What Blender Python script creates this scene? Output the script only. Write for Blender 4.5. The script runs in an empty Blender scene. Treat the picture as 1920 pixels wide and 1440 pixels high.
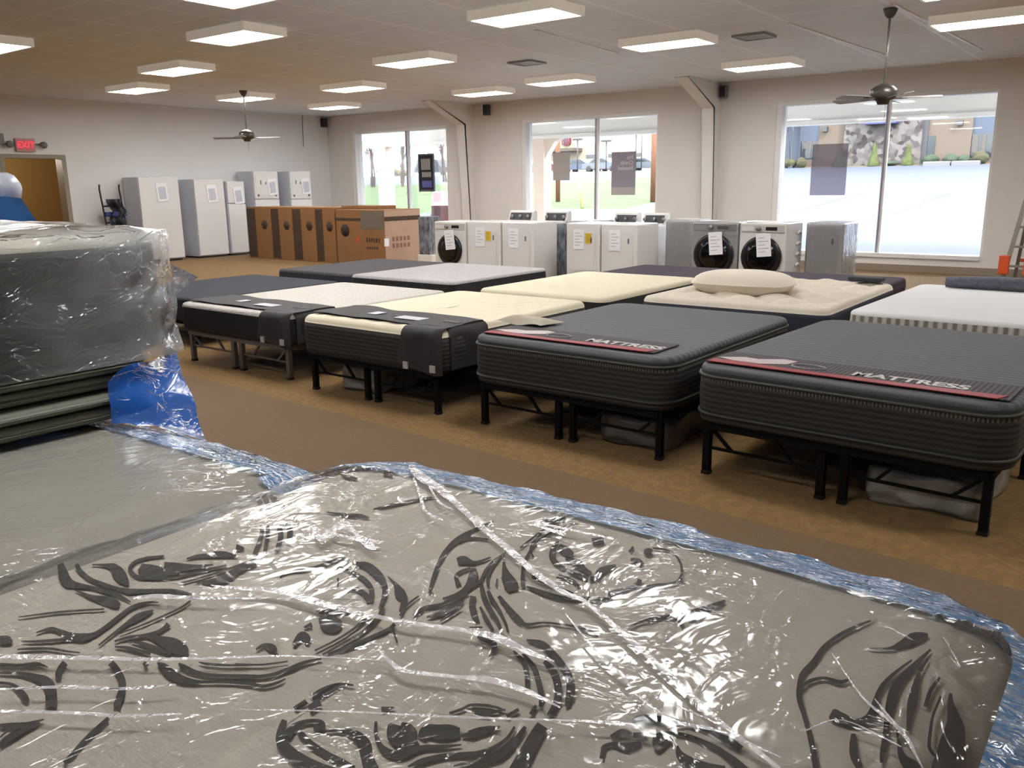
import bpy, bmesh, math, random
import numpy as np
from mathutils import Vector, Matrix, noise
C = bpy.context.scene.collection
random.seed(7)
PI = math.pi
# ---------------------------------------------------------------- camera
W_, H_ = 1920, 1440
F = 1591.2
YAW, PIT, ROL = math.radians(-37.28), math.radians(13.24), math.radians(0.75)
EYE = Vector((0, 0, 1.6))
def _basis():
    cy, sy, cp, sp, cr, sr = math.cos(YAW), math.sin(YAW), math.cos(PIT), math.sin(PIT), math.cos(ROL), math.sin(ROL)
    fwd = Vector((sy*cp, cy*cp, -sp)); r0 = Vector((cy, -sy, 0)); d0 = fwd.cross(r0)
    return cr*r0 + sr*d0, -sr*r0 + cr*d0, fwd
RT, DN, FW = _basis()
cd = bpy.data.cameras.new('camera'); cam = bpy.data.objects.new('camera', cd); C.objects.link(cam)
cd.sensor_width = 36; cd.lens = F/W_*36; cd.clip_start = 0.02; cd.clip_end = 400
m = Matrix((RT, -DN, -FW)).transposed().to_4x4(); m.translation = EYE; cam.matrix_world = m
bpy.context.scene.camera = cam
def ray(x, y): return RT*((x-960)/F) + DN*((y-720)/F) + FW
def at_z(x, y, z=0):
    d = ray(x, y); return EYE + d*((z-EYE.z)/d.z)
def at_y(x, y, Y):
    d = ray(x, y); return EYE + d*(Y/d.y)
def at_x(x, y, X):
    d = ray(x, y); return EYE + d*(X/d.x)
# ---------------------------------------------------------------- materials
def srgb(*c): return tuple(((v/255)/12.92 if v/255 <= .04045 else ((v/255+.055)/1.055)**2.4) for v in c) + (1,)
MATS = {}
def mat(name, col, rough=.6, metal=0, bump=0, bscale=80, var=0, vscale=6, emit=0, spec=None, coat=0, stretch=None, sheen=0):
    if name in MATS: return MATS[name]
    M = bpy.data.materials.new(name); M.use_nodes = True; nt = M.node_tree; N = nt.nodes; L = nt.links
    b = N['Principled BSDF']; col = col if len(col) == 4 else tuple(col)+(1,)
    b.inputs['Base Color'].default_value = col; b.inputs['Roughness'].default_value = rough; b.inputs['Metallic'].default_value = metal
    if spec is not None: b.inputs['Specular IOR Level'].default_value = spec
    if coat: b.inputs['Coat Weight'].default_value = coat; b.inputs['Coat Roughness'].default_value = .15
    if sheen: b.inputs['Sheen Weight'].default_value = sheen
    tc = N.new('ShaderNodeTexCoord'); mp = N.new('ShaderNodeMapping'); L.new(tc.outputs['Object'], mp.inputs[0])
    if stretch: mp.inputs['Scale'].default_value = stretch
    if var:
        n = N.new('ShaderNodeTexNoise'); n.inputs['Scale'].default_value = vscale; n.inputs['Detail'].default_value = 5; L.new(mp.outputs[0], n.inputs[0])
        mx = N.new('ShaderNodeMix'); mx.data_type = 'RGBA'; mx.blend_type = 'MIX'
        mx.inputs[6].default_value = tuple(c*(1-var) for c in col[:3])+(1,); mx.inputs[7].default_value = tuple(min(1, c*(1+var)) for c in col[:3])+(1,)
        cr = N.new('ShaderNodeMapRange'); cr.inputs[1].default_value = .3; cr.inputs[2].default_value = .7; L.new(n.outputs[0], cr.inputs[0])
        L.new(cr.outputs[0], mx.inputs[0]); L.new(mx.outputs[2], b.inputs['Base Color'])
    if bump:
        n2 = N.new('ShaderNodeTexNoise'); n2.inputs['Scale'].default_value = bscale; n2.inputs['Detail'].default_value = 4; L.new(mp.outputs[0], n2.inputs[0])
        bp = N.new('ShaderNodeBump'); bp.inputs['Strength'].default_value = bump; bp.inputs['Distance'].default_value = .01
        L.new(n2.outputs[0], bp.inputs['Height']); L.new(bp.outputs[0], b.inputs['Normal'])
    if emit:
        b.inputs['Emission Color'].default_value = col; b.inputs['Emission Strength'].default_value = emit
    MATS[name] = M; return M
def stripe_mat(name, c1, c2, axis, freq, rough=.8, bump=.4, c3=None, sharp=.5):
    """fabric with woven stripes along one object axis plus a fine thread noise"""
    M = bpy.data.materials.new(name); M.use_nodes = True; nt = M.node_tree; N = nt.nodes; L = nt.links; b = N['Principled BSDF']
    b.inputs['Roughness'].default_value = rough
    tc = N.new('ShaderNodeTexCoord'); sx = N.new('ShaderNodeSeparateXYZ'); L.new(tc.outputs['Object'], sx.inputs[0])
    mu = N.new('ShaderNodeMath'); mu.operation = 'MULTIPLY'; mu.inputs[1].default_value = freq*2*PI; L.new(sx.outputs[axis], mu.inputs[0])
    si = N.new('ShaderNodeMath'); si.operation = 'SINE'; L.new(mu.outputs[0], si.inputs[0])
    n = N.new('ShaderNodeTexNoise'); n.inputs['Scale'].default_value = 120; L.new(tc.outputs['Object'], n.inputs[0])
    ad = N.new('ShaderNodeMath'); ad.operation = 'ADD'; L.new(si.outputs[0], ad.inputs[0]); L.new(n.outputs[0], ad.inputs[1])
    mr = N.new('ShaderNodeMapRange'); mr.inputs[1].default_value = -sharp+.5; mr.inputs[2].default_value = sharp+.5; L.new(ad.outputs[0], mr.inputs[0])
    mx = N.new('ShaderNodeMix'); mx.data_type = 'RGBA'; mx.inputs[6].default_value = c1; mx.inputs[7].default_value = c2
    L.new(mr.outputs[0], mx.inputs[0]); L.new(mx.outputs[2], b.inputs['Base Color'])
    bp = N.new('ShaderNodeBump'); bp.inputs['Strength'].default_value = bump; bp.inputs['Distance'].default_value = .006
    L.new(mr.outputs[0], bp.inputs['Height']); L.new(bp.outputs[0], b.inputs['Normal'])
    MATS[name] = M; return M
def film_mat(name, tint, gloss=.35, milky=0.0, rough=.12, bump=.5, bscale=9, stretch=(1, 1, 1), tr=(1, 1, 1, 1), grad=None):
    """clear polythene: transparent + reflective by fresnel, optional milky scatter"""
    M = bpy.data.materials.new(name); M.use_nodes = True; nt = M.node_tree; N = nt.nodes; L = nt.links
    N.remove(N['Principled BSDF']); out = N['Material Output']
    T = N.new('ShaderNodeBsdfTransparent'); T.inputs[0].default_value = tr
    G = N.new('ShaderNodeBsdfGlossy'); G.inputs['Roughness'].default_value = rough; G.inputs[0].default_value = (1, 1, 1, 1)
    D = N.new('ShaderNodeBsdfDiffuse'); D.inputs[0].default_value = tint
    tc = N.new('ShaderNodeTexCoord'); mp = N.new('ShaderNodeMapping'); mp.inputs['Scale'].default_value = stretch; L.new(tc.outputs['Object'], mp.inputs[0])
    n = N.new('ShaderNodeTexNoise'); n.inputs['Scale'].default_value = bscale; n.inputs['Detail'].default_value = 3; n.inputs['Distortion'].default_value = .8; L.new(mp.outputs[0], n.inputs[0])
    # thin crease ridges where a second noise crosses mid value
    n3 = N.new('ShaderNodeTexNoise'); n3.inputs['Scale'].default_value = bscale*.8; n3.inputs['Detail'].default_value = 4; n3.inputs['Distortion'].default_value = 1.5; L.new(mp.outputs[0], n3.inputs[0])
    def mth(op, a, v=None, w=None):
        q = N.new('ShaderNodeMath'); q.operation = op
        for i_, x_ in enumerate((a, v, w)):
            if x_ is None: continue
            if isinstance(x_, (int, float)): q.inputs[i_].default_value = x_
            else: L.new(x_.outputs[0], q.inputs[i_])
        return q
    cre = mth('MAXIMUM', mth('SUBTRACT', 1.0, mth('MULTIPLY', mth('ABSOLUTE', mth('SUBTRACT', n3, .5)), 30.0)), 0.0)
    hgt = mth('ADD', n, mth('MULTIPLY', cre, .12))
    bp = N.new('ShaderNodeBump'); bp.inputs['Strength'].default_value = bump; bp.inputs['Distance'].default_value = .03
    L.new(hgt.outputs[0], bp.inputs['Height']); L.new(bp.outputs[0], G.inputs['Normal'])
    fr = N.new('ShaderNodeFresnel'); fr.inputs[0].default_value = 1.5; L.new(bp.outputs[0], fr.inputs['Normal'])
    mu = N.new('ShaderNodeMath'); mu.operation = 'MULTIPLY'; mu.inputs[1].default_value = gloss/.2; mu.use_clamp = True; L.new(fr.outputs[0], mu.inputs[0])
    m1 = N.new('ShaderNodeMixShader'); m1.inputs[0].default_value = milky; L.new(T.outputs[0], m1.inputs[1]); L.new(D.outputs[0], m1.inputs[2])
    if grad:
        sy_ = N.new('ShaderNodeSeparateXYZ'); L.new(tc.outputs['Object'], sy_.inputs[0])
        ax, lo_, hi_, g0, g1 = grad; sm_ = N.new('ShaderNodeMath'); sm_.operation = 'MULTIPLY_ADD'; L.new(n.outputs[0], sm_.inputs[0]); sm_.inputs[1].default_value = (hi_-lo_)*.9; L.new(sy_.outputs[ax], sm_.inputs[2])
        mr_ = N.new('ShaderNodeMapRange'); mr_.inputs[1].default_value = lo_+(hi_-lo_)*.45; mr_.inputs[2].default_value = hi_+(hi_-lo_)*.45; mr_.inputs[3].default_value = g0; mr_.inputs[4].default_value = g1
        L.new(sm_.outputs[0], mr_.inputs[0]); L.new(mr_.outputs[0], m1.inputs[0])
    m2 = N.new('ShaderNodeMixShader'); L.new(mu.outputs[0], m2.inputs[0]); L.new(m1.outputs[0], m2.inputs[1]); L.new(G.outputs[0], m2.inputs[2])
    L.new(m2.outputs[0], out.inputs[0]); MATS[name] = M; return M
# ---------------------------------------------------------------- mesh builder
class MB:
    def __init__(s): s.v = []; s.f = []; s.mi = []; s.sm = []
    def add(s, vs, fs, mi=0, smooth=False, M=None):
        o = len(s.v)
        for v in vs:
            v = Vector(v); s.v.append(tuple(M @ v) if M else tuple(v))
        for f in fs: s.f.append(tuple(o+i for i in f)); s.mi.append(mi); s.sm.append(smooth)
        return s
    def box(s, x0, y0, z0, x1, y1, z1, mi=0, bev=0, M=None):
        if x0 > x1: x0, x1 = x1, x0
        if y0 > y1: y0, y1 = y1, y0
        if z0 > z1: z0, z1 = z1, z0
        if bev:
            bm = bmesh.new(); bmesh.ops.create_cube(bm, size=1)
            for v in bm.verts: v.co = Vector(((x0+x1)/2+v.co.x*(x1-x0), (y0+y1)/2+v.co.y*(y1-y0), (z0+z1)/2+v.co.z*(z1-z0)))
            bmesh.ops.bevel(bm, geom=list(bm.edges), offset=bev, segments=2, profile=.5, affect='EDGES')
            bm.verts.ensure_lookup_table()
            s.add([v.co for v in bm.verts], [[v.index for v in f.verts] for f in bm.faces], mi, False, M); bm.free(); return s
        V = [(x, y, z) for z in (z0, z1) for y in (y0, y1) for x in (x0, x1)]
        return s.add(V, [(0, 2, 3, 1), (4, 5, 7, 6), (0, 1, 5, 4), (2, 6, 7, 3), (0, 4, 6, 2), (1, 3, 7, 5)], mi, False, M)
    def bar(s, a, b, w, h=None, mi=0):
        """square bar from a to b"""
        a, b = Vector(a), Vector(b); h = h or w; d = (b-a); L = d.length; d.normalize()
        up = Vector((0, 0, 1)) if abs(d.z) < .95 else Vector((0, 1, 0)); r = d.cross(up).normalized(); u = r.cross(d)
        V = [p + r*sx*w/2 + u*sy*h/2 for p in (a, b) for sy in (-1, 1) for sx in (-1, 1)]
        return s.add(V, [(0, 2, 3, 1), (4, 5, 7, 6), (0, 1, 5, 4), (2, 6, 7, 3), (0, 4, 6, 2), (1, 3, 7, 5)], mi)
    def tube(s, pts, r, n=8, mi=0, closed=False, cap=True):
        pts = [Vector(p) for p in pts]; k = len(pts); rr = r if isinstance(r, (list, tuple)) else [r]*k; V = []; Fc = []
        for i, p in enumerate(pts):
            if closed: d = pts[(i+1) % k]-pts[i-1]
            else: d = pts[min(i+1, k-1)]-pts[max(i-1, 0)]
            d.normalize(); up = Vector((0, 0, 1)) if abs(d.z) < .95 else Vector((0, 1, 0)); a = d.cross(up).normalized(); b = a.cross(d)
            for j in range(n): t = 2*PI*j/n; V.append(p + a*math.cos(t)*rr[i] + b*math.sin(t)*rr[i])
        for i in range(k if closed else k-1):
            i2 = (i+1) % k
            for j in range(n): Fc.append((i*n+j, i*n+(j+1) % n, i2*n+(j+1) % n, i2*n+j))
        if cap and not closed: Fc.append(tuple(range(n-1, -1, -1))); Fc.append(tuple((k-1)*n+j for j in range(n)))
        return s.add(V, Fc, mi, True)
    def lathe(s, prof, n=24, mi=0, M=None, smooth=True):
        V = []; Fc = []
        for r, z in prof:
            for j in range(n): t = 2*PI*j/n; V.append((r*math.cos(t), r*math.sin(t), z))
        for i in range(len(prof)-1):
            for j in range(n): Fc.append((i*n+j, i*n+(j+1) % n, (i+1)*n+(j+1) % n, (i+1)*n+j))
        Fc.append(tuple(range(n-1, -1, -1))); Fc.append(tuple((len(prof)-1)*n+j for j in range(n)))
        return s.add(V, Fc, mi, smooth, M)
    def prism(s, poly, axis, a, b, mi=0, M=None):
        """extrude 2-D polygon along axis (0 x,1 y,2 z) from a to b"""
        def p3(u, v, w): return {0: (w, u, v), 1: (u, w, v), 2: (u, v, w)}[axis]
        n = len(poly); V = [p3(u, v, a) for u, v in poly] + [p3(u, v, b) for u, v in poly]
        Fc = [tuple(range(n-1, -1, -1)), tuple(range(n, 2*n))] + [(i, (i+1) % n, n+(i+1) % n, n+i) for i in range(n)]
        return s.add(V, Fc, mi, False, M)
    def grid(s, fn, nu, nv, mi=0, smooth=True):
        """fn(u,v)->xyz for u,v in 0..1; mi may be a function of (u,v)"""
        V = [fn(i/nu, j/nv) for j in range(nv+1) for i in range(nu+1)]; o = len(s.v); s.v += [tuple(v) for v in V]
        for j in range(nv):
            for i in range(nu):
                a = o+j*(nu+1)+i; s.f.append((a, a+1, a+nu+2, a+nu+1)); s.mi.append(mi((i+.5)/nu, (j+.5)/nv) if callable(mi) else mi); s.sm.append(smooth)
        return s
    def build(s, name, mats, parent=None, loc=None, rotz=0):
        me = bpy.data.meshes.new(name); me.from_pydata(s.v, [], s.f)
        for mm in (mats if isinstance(mats, (list, tuple)) else [mats]): me.materials.append(mm)
        me.polygons.foreach_set('material_index', s.mi); me.polygons.foreach_set('use_smooth', s.sm)
        bm = bmesh.new(); bm.from_mesh(me); bmesh.ops.recalc_face_normals(bm, faces=bm.faces); bm.to_mesh(me); bm.free(); me.update()
        o = bpy.data.objects.new(name, me); C.objects.link(o)
        if parent: o.parent = parent
        if loc is not None: o.location = loc
        o.rotation_euler.z = rotz
        return o
def tag(o, label=None, cat=None, group=None, kind=None):
    if label: o['label'] = label
    if cat: o['category'] = cat
    if group: o['group'] = group
    if kind: o['kind'] = kind
    return o
def thing(name, label, cat, loc=(0, 0, 0), rz=0, group=None):
    o = bpy.data.objects.new(name, None); C.objects.link(o); o.location = loc; o.rotation_euler.z = rz; o.empty_display_size = .1
    return tag(o, label, cat, group)
def struct(name, mb, mats, parent=None):
    o = mb.build(name, mats, parent)
    if not parent: o['kind'] = 'structure'
    return o
def copy_tree(o, parent=None):
    c = o.copy(); C.objects.link(c); c.parent = parent
    for ch in list(o.children): copy_tree(ch, c)
    return c
def text(name, body, size, mt, parent, loc, rot, extrude=.001, align='CENTER', scale=(1, 1, 1), bold=0):
    cu = bpy.data.curves.new(name, 'FONT'); cu.body = body; cu.size = size; cu.extrude = extrude; cu.align_x = align; cu.align_y = 'CENTER'; cu.offset = bold
    cu.materials.append(mt); cu.resolution_u = 4
    tmp = bpy.data.objects.new(name, cu); C.objects.link(tmp); bpy.context.view_layer.update()
    me = bpy.data.meshes.new_from_object(tmp.evaluated_get(bpy.context.evaluated_depsgraph_get())); me.name = name; bpy.data.objects.remove(tmp); me.materials.clear(); me.materials.append(mt)
    o = bpy.data.objects.new(name, me); C.objects.link(o); o.location = loc; o.rotation_euler = rot; o.scale = scale; o.parent = parent
    return o
# ---------------------------------------------------------------- palette
WHITE = mat('white_paint', srgb(214, 210, 204), .55, bump=.05, bscale=60)
WALLM = mat('wall_paint', srgb(228, 223, 218), .7, bump=.08, bscale=30, var=.015, vscale=2)
TRIMW = mat('trim_white', srgb(236, 234, 232), .45)
ENAM = mat('appliance_enamel', srgb(222, 220, 218), .28, spec=.5)
ENAMS = mat('appliance_side', srgb(205, 208, 216), .35)
BLK = mat('black_plastic', (.008, .008, .009), .35)
BLKM = mat('black_metal', (.004, .004, .004), .75, spec=.15)
SILV = mat('grey_metal', (.30, .30, .31), .4, metal=.8)
CHROME = mat('aluminium', (.62, .62, .63), .3, metal=.9)
PAPER = mat('paper_label', srgb(240, 240, 244), .6)
GREY = mat('grey_plastic', srgb(120, 120, 122), .5)
DGREY = mat('dark_grey_plastic', srgb(62, 62, 64), .5)
CARD = mat('cardboard', srgb(140, 99, 60), .85, var=.06, vscale=5, bump=.05)
CARDL = mat('pale_cardboard', srgb(184, 152, 130), .85, var=.04, vscale=5)
CARDD = mat('printed_dark_card', srgb(70, 52, 38), .8, var=.5, vscale=25, stretch=(1, 1, 3))
INK = mat('dark_ink', srgb(48, 34, 26), .8)
BLUEF = mat('blue_strap', (.03, .04, .16), .7)
CREAM = mat('cream_quilt', srgb(214, 204, 180), .85, bump=.25, bscale=140, var=.03, vscale=30)
CREAMT = mat('ivory_tufted_knit', srgb(208, 198, 182), .85, bump=.25, bscale=160, var=.03, vscale=30)
HEATH = mat('heather_knit', srgb(186, 180, 172), .9, bump=.8, bscale=60, var=.16, vscale=60)
LGREY = mat('light_grey_knit', srgb(168, 164, 164), .9, bump=.6, bscale=60, var=.14, vscale=50)
DKNIT = mat('dark_speckled_knit', srgb(70, 66, 68), .9, bump=.8, bscale=60, var=.55, vscale=70)
NAVY = mat('navy_fabric', (.018, .02, .034), .85, bump=.3, bscale=200)
PLUM = mat('plum_fabric', (.03, .018, .035), .85, bump=.2)
BLACKF = mat('black_side_fabric', (.008, .0075, .008), .75, bump=.3, bscale=200, var=.2, vscale=40)
RUNM = mat('charcoal_runner_cloth', (.028, .024, .025), .7, bump=.2, bscale=100)
DTOP = stripe_mat('dark_ribbed_top', srgb(76, 75, 78), srgb(92, 91, 94), 1, 17, bump=.35)
DSIDE = stripe_mat('dark_striped_side', srgb(36, 33, 31), srgb(54, 50, 47), 2, 34, bump=.3)
DBORD = stripe_mat('woven_border', srgb(40, 38, 37), srgb(96, 92, 84), 0, 55, bump=.5)
GUSS = mat('dark_gusset', srgb(52, 52, 48), .7, bump=.15, bscale=120)
PIPE = mat('dark_piping', srgb(58, 57, 52), .6)
WHM = mat('white_cover_knit', srgb(212, 212, 212), .85, bump=.1)
GREYR = stripe_mat('ribbed_grey_side', srgb(120, 114, 106), srgb(190, 184, 172), 0, 16, bump=.5)
RED = mat('red_banner_stripe', srgb(138, 32, 42), .55)
BANN = stripe_mat('banner_mesh', srgb(44, 40, 44), srgb(78, 72, 76), 0, 40, bump=.2)
LETT = mat('pale_lettering', srgb(176, 170, 168), .5)
EOF_A = 1
EXPO = 1.8
# ================================================================ ROOM
XW, YW, CZ = -18.65, 16.3, 3.46
X1, Y0 = 6.0, -9.0
# floor: smooth aisle carpet, golden pile display carpet beyond the seam
def carpet(name, c, v, sc, b):
    return mat(name, c, .95, bump=b, bscale=sc, var=v, vscale=sc*.5, sheen=.1)
AISLE = carpet('aisle_carpet', srgb(108, 84, 56), .06, 60, .4)
PILE = carpet('gold_pile_carpet', srgb(124, 92, 42), .22, 34, 1.0)
fb = MB()
seamY = lambda x: 3.67 - .062*x
fb.add([(XW, Y0, 0), (X1, Y0, 0), (X1, seamY(X1), 0), (XW, seamY(XW), 0)], [(0, 1, 2, 3)], 0)
fb.add([(XW, seamY(XW), 0), (X1, seamY(X1), 0), (X1, YW, 0), (XW, YW, 0)], [(0, 1, 2, 3)], 1)
fb.add([(XW, Y0, -.1), (X1, Y0, -.1), (X1, YW, -.1), (XW, YW, -.1)], [(3, 2, 1, 0)], 0)
struct('floor', fb, [AISLE, PILE])
# ceiling: 2x4 drop tiles in white tees
CM = bpy.data.materials.new('ceiling_tiles'); CM.use_nodes = True
nt = CM.node_tree; N = nt.nodes; L = nt.links; b = N['Principled BSDF']; b.inputs['Roughness'].default_value = .55
tc = N.new('ShaderNodeTexCoord'); sx = N.new('ShaderNodeSeparateXYZ'); L.new(tc.outputs['Object'], sx.inputs[0])
def linemask(ax, period, off, wd):
    a = N.new('ShaderNodeMath'); a.operation = 'ADD'; a.inputs[1].default_value = 100*period+off; L.new(sx.outputs[ax], a.inputs[0])
    mo = N.new('ShaderNodeMath'); mo.operation = 'MODULO'; mo.inputs[1].default_value = period; L.new(a.outputs[0], mo.inputs[0])
    lt = N.new('ShaderNodeMath'); lt.operation = 'LESS_THAN'; lt.inputs[1].default_value = wd; L.new(mo.outputs[0], lt.inputs[0]); return lt
m1 = linemask(0, 1.22, .3, .045); m2 = linemask(1, .61, .1, .03)
mm = N.new('ShaderNodeMath'); mm.operation = 'MAXIMUM'; L.new(m1.outputs[0], mm.inputs[0]); L.new(m2.outputs[0], mm.inputs[1])
nz = N.new('ShaderNodeTexNoise'); nz.inputs['Scale'].default_value = .8; L.new(tc.outputs['Object'], nz.inputs[0])
tl = N.new('ShaderNodeMix'); tl.data_type = 'RGBA'; tl.inputs[6].default_value = srgb(222, 225, 230); tl.inputs[7].default_value = srgb(232, 235, 240); L.new(nz.outputs[0], tl.inputs[0])
mx = N.new('ShaderNodeMix'); mx.data_type = 'RGBA'; mx.inputs[7].default_value = srgb(240, 241, 244); L.new(tl.outputs[2], mx.inputs[6]); L.new(mm.outputs[0], mx.inputs[0])
L.new(mx.outputs[2], b.inputs['Base Color'])
rr = N.new('ShaderNodeMapRange'); rr.inputs[3].default_value = .7; rr.inputs[4].default_value = .5; L.new(mm.outputs[0], rr.inputs[0]); L.new(rr.outputs[0], b.inputs['Roughness'])
cb = MB(); cb.box(XW, Y0, CZ, X1, YW, CZ+.12); struct('ceiling', cb, CM)
# walls
BLOCK = mat('painted_block_wall', srgb(232, 231, 230), .7, bump=.1, bscale=25, var=.012, vscale=2)
DX = XW
dl, dr, dtop = at_x(5, 295, DX), at_x(116, 295, DX), at_x(60, 295, DX).z
DY0, DY1, DZT = dl.y, dr.y, dtop
wb = MB(); wb.box(DX-.25, Y0, 0, DX, DY0, CZ); wb.box(DX-.25, DY1, 0, DX, YW+.3, CZ); wb.box(DX-.25, DY0, DZT, DX, DY1, CZ)
struct('wall_left', wb, BLOCK)
struct('wall_right', MB().box(X1, Y0, 0, X1+.2, YW+.3, CZ), WALLM)
struct('wall_near', MB().box(DX, Y0-.2, 0, X1, Y0, CZ), WALLM)
# window wall with three openings
def wx(x, y): return at_y(x, y, YW).x
ZT, ZB = 3.03, 0.26
WIN = [(wx(658, 247), wx(837, 236)), (wx(977, 225), wx(1235, 210)), (wx(1457, 192), wx(1877, 165))]
ww = MB(); xs = DX
for a, b_ in WIN:
    ww.box(xs, YW, 0, a, YW+.3, CZ); ww.box(a, YW, ZT, b_, YW+.3, CZ); ww.box(a, YW, 0, b_, YW+.3, ZB); xs = b_
ww.box(xs, YW, 0, X1, YW+.3, CZ)
struct('wall_window', ww, WALLM)
PANE = film_mat('window_glass', (1, 1, 1, 1), gloss=.12, milky=0.0, rough=.02, bump=0)
MULL = mat('dark_mullion_metal', srgb(150, 150, 165), .4, metal=.2)
mullpx = [(758, 300), (1113, 300), (1653, 330)]
for i, (a, b_) in enumerate(WIN):
    f = MB(); t = .11; y0, y1 = YW+.02, YW+.28
    f.box(a, y0, ZB, a+t, y1, ZT); f.box(b_-.04, y0, ZB, b_, y1, ZT); f.box(a+t, y0, ZT-.07, b_-.04, y1, ZT); f.box(a+t, y0-.06, ZB-.02, b_-.04, y1, ZB+.05)
    wo = struct('window_%d' % (i+1), f, TRIMW)
    p = MB().box(a+t, YW+.16, ZB+.05, b_-.04, YW+.166, ZT-.07).build('glass_pane', PANE, wo)
    xm = wx(*mullpx[i]); MB().box(xm-.035, YW+.10, ZB+.05, xm-.008, YW+.2, ZT-.07, 0).box(xm-.008, YW+.12, ZB+.05, xm+.03, YW+.2, ZT-.07, 1).build('mullion', [MULL, TRIMW], wo)
# baseboards
struct('baseboard_window', MB().box(DX, YW-.02, 0, X1, YW, .12), mat('baseboard_brown', srgb(150, 134, 116), .6))
struct('baseboard_left', MB().box(DX, DY1+.1, 0, DX+.02, YW-.02, .12), mat('baseboard_brown', srgb(150, 134, 116), .6))
# doorway on the left, tan lit room behind
ORM = mat('ochre_room_paint', srgb(150, 118, 66), .8)
d = MB(); d.box(DX-.26, DY1-.02, 0, DX+.015, DY1+.07, DZT+.06); d.box(DX-.26, DY0-.07, 0, DX+.015, DY0+.02, DZT+.06); d.box(DX-.26, DY0+.02, DZT-.02, DX+.015, DY1-.02, DZT+.06)
struct('door_1', d, mat('door_frame_paint', srgb(150, 140, 124), .5))
bk = MB(); bk.box(DX-3.4, DY0-1.5, 0, DX-3.3, DY1+1.5, CZ); bk.box(DX-3.3, DY0-1.6, 0, DX-.26, DY0-1.5, CZ); bk.box(DX-3.3, DY1+1.5, 0, DX-.26, DY1+1.6, CZ)
bk.box(DX-3.4, DY0-1.6, 2.6, DX-.26, DY1+1.6, 2.7)
struct('wall_back_room', bk, ORM)
struct('floor_back_room', MB().box(DX-3.4, DY0-1.6, -.1, DX, DY1+1.6, 0), AISLE)
# rigid frame columns with haunches on the window wall
COLM = mat('painted_steel', srgb(232, 228, 224), .5)
def column(cx, n):
    w = .13
    o = MB(); 
    o.prism([(YW, 0), (YW-.16, 0), (YW-.34, CZ-.52), (YW-.34, CZ-.48), (YW-1.5, CZ-.01), (YW-1.5, CZ), (YW, CZ)], 0, cx-w, cx-w+.015)
    o.prism([(YW, 0), (YW-.16, 0), (YW-.34, CZ-.52), (YW-.34, CZ-.48), (YW-1.5, CZ-.01), (YW-1.5, CZ), (YW, CZ)], 0, cx+w-.015, cx+w)
    o.prism([(YW-.14, 0), (YW-.16, 0), (YW-.34, CZ-.52), (YW-.34, CZ-.48), (YW-1.5, CZ-.01), (YW-1.5, CZ-.005), (YW-.3, CZ-.46), (YW-.3, CZ-.52)], 0, cx-w, cx+w)
    t = o.build('frame_column', COLM); t['kind'] = 'structure'
    return t
column(wx(885, 300)-.05, 1); column(wx(1337, 300), 2)
# ---------------------------------------------------------------- ceiling lights
GLOW = mat('light_diffuser', (1.0, .995, .985, 1), .5, emit=7.5)
FIX = mat('fixture_lens', srgb(236, 228, 214), .5, emit=.06)
LXY = [((358, 67), (528, 68), (452, 47), (432, 88)), ]
def light(cx, cy, label, L_=1.14, W2=.62):
    t = thing('ceiling_light', label, 'ceiling light', (cx, cy, CZ), 0, 'ceiling light boxes')
    f = MB(); h = .10; a, b2 = L_/2, W2/2
    f.box(-a, -b2, -h, a, -b2+.03, 0); f.box(-a, b2-.03, -h, a, b2, 0); f.box(-a, -b2+.03, -h, -a+.03, b2-.03, 0); f.box(a-.03, -b2+.03, -h, a, b2-.03, 0)
    f.box(-a+.03, -b2+.03, -.03, a-.03, b2-.03, 0)
    f.build('housing', FIX, t)
    g = MB().box(-a+.035, -b2+.035, -.092, a-.035, b2-.035, -.08).build('diffuser', GLOW, t)
    return t
def lc(x, y): p = at_z(x, y, CZ-.09); return p.x, p.y
LP = [((443, 71), 'large lit box light above the left end of the mattress rows'),
 ((331, 134), 'lit box light second from the left wall in the farther left row'),
 ((258, 170), 'small lit box light nearest to the white left wall'),
 ((460, 186), 'lit box light directly behind the far ceiling fan rod'),
 ((985, 33), 'biggest lit box light near the top middle of the photo'),
 ((777, 118), 'lit box light in the middle of the ceiling, left of the round air vent'),
 ((662, 167), 'lit box light just behind the small smoke detector'),
 ((627, 202), 'farthest lit box light, close to the far corner speaker'),
 ((1252, 84), 'lit box light between the two ceiling vents'),
 ((1050, 155), 'lit box light above the middle window'),
 ((906, 176), 'lit box light in front of the left roof haunch'),
 ((1430, 126), 'lit box light beside the top of the right roof haunch'),
 ((1850, 42), 'lit box light cut off by the right edge, beside the near fan'),
 ((455, -8), 'box light whose edge just shows at the top edge, left of centre'),
 ((-22, 90), 'box light whose corner just shows at the left edge')]
for (px, lb) in LP:
    x, y = lc(*px); light(x, y, lb)
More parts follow.
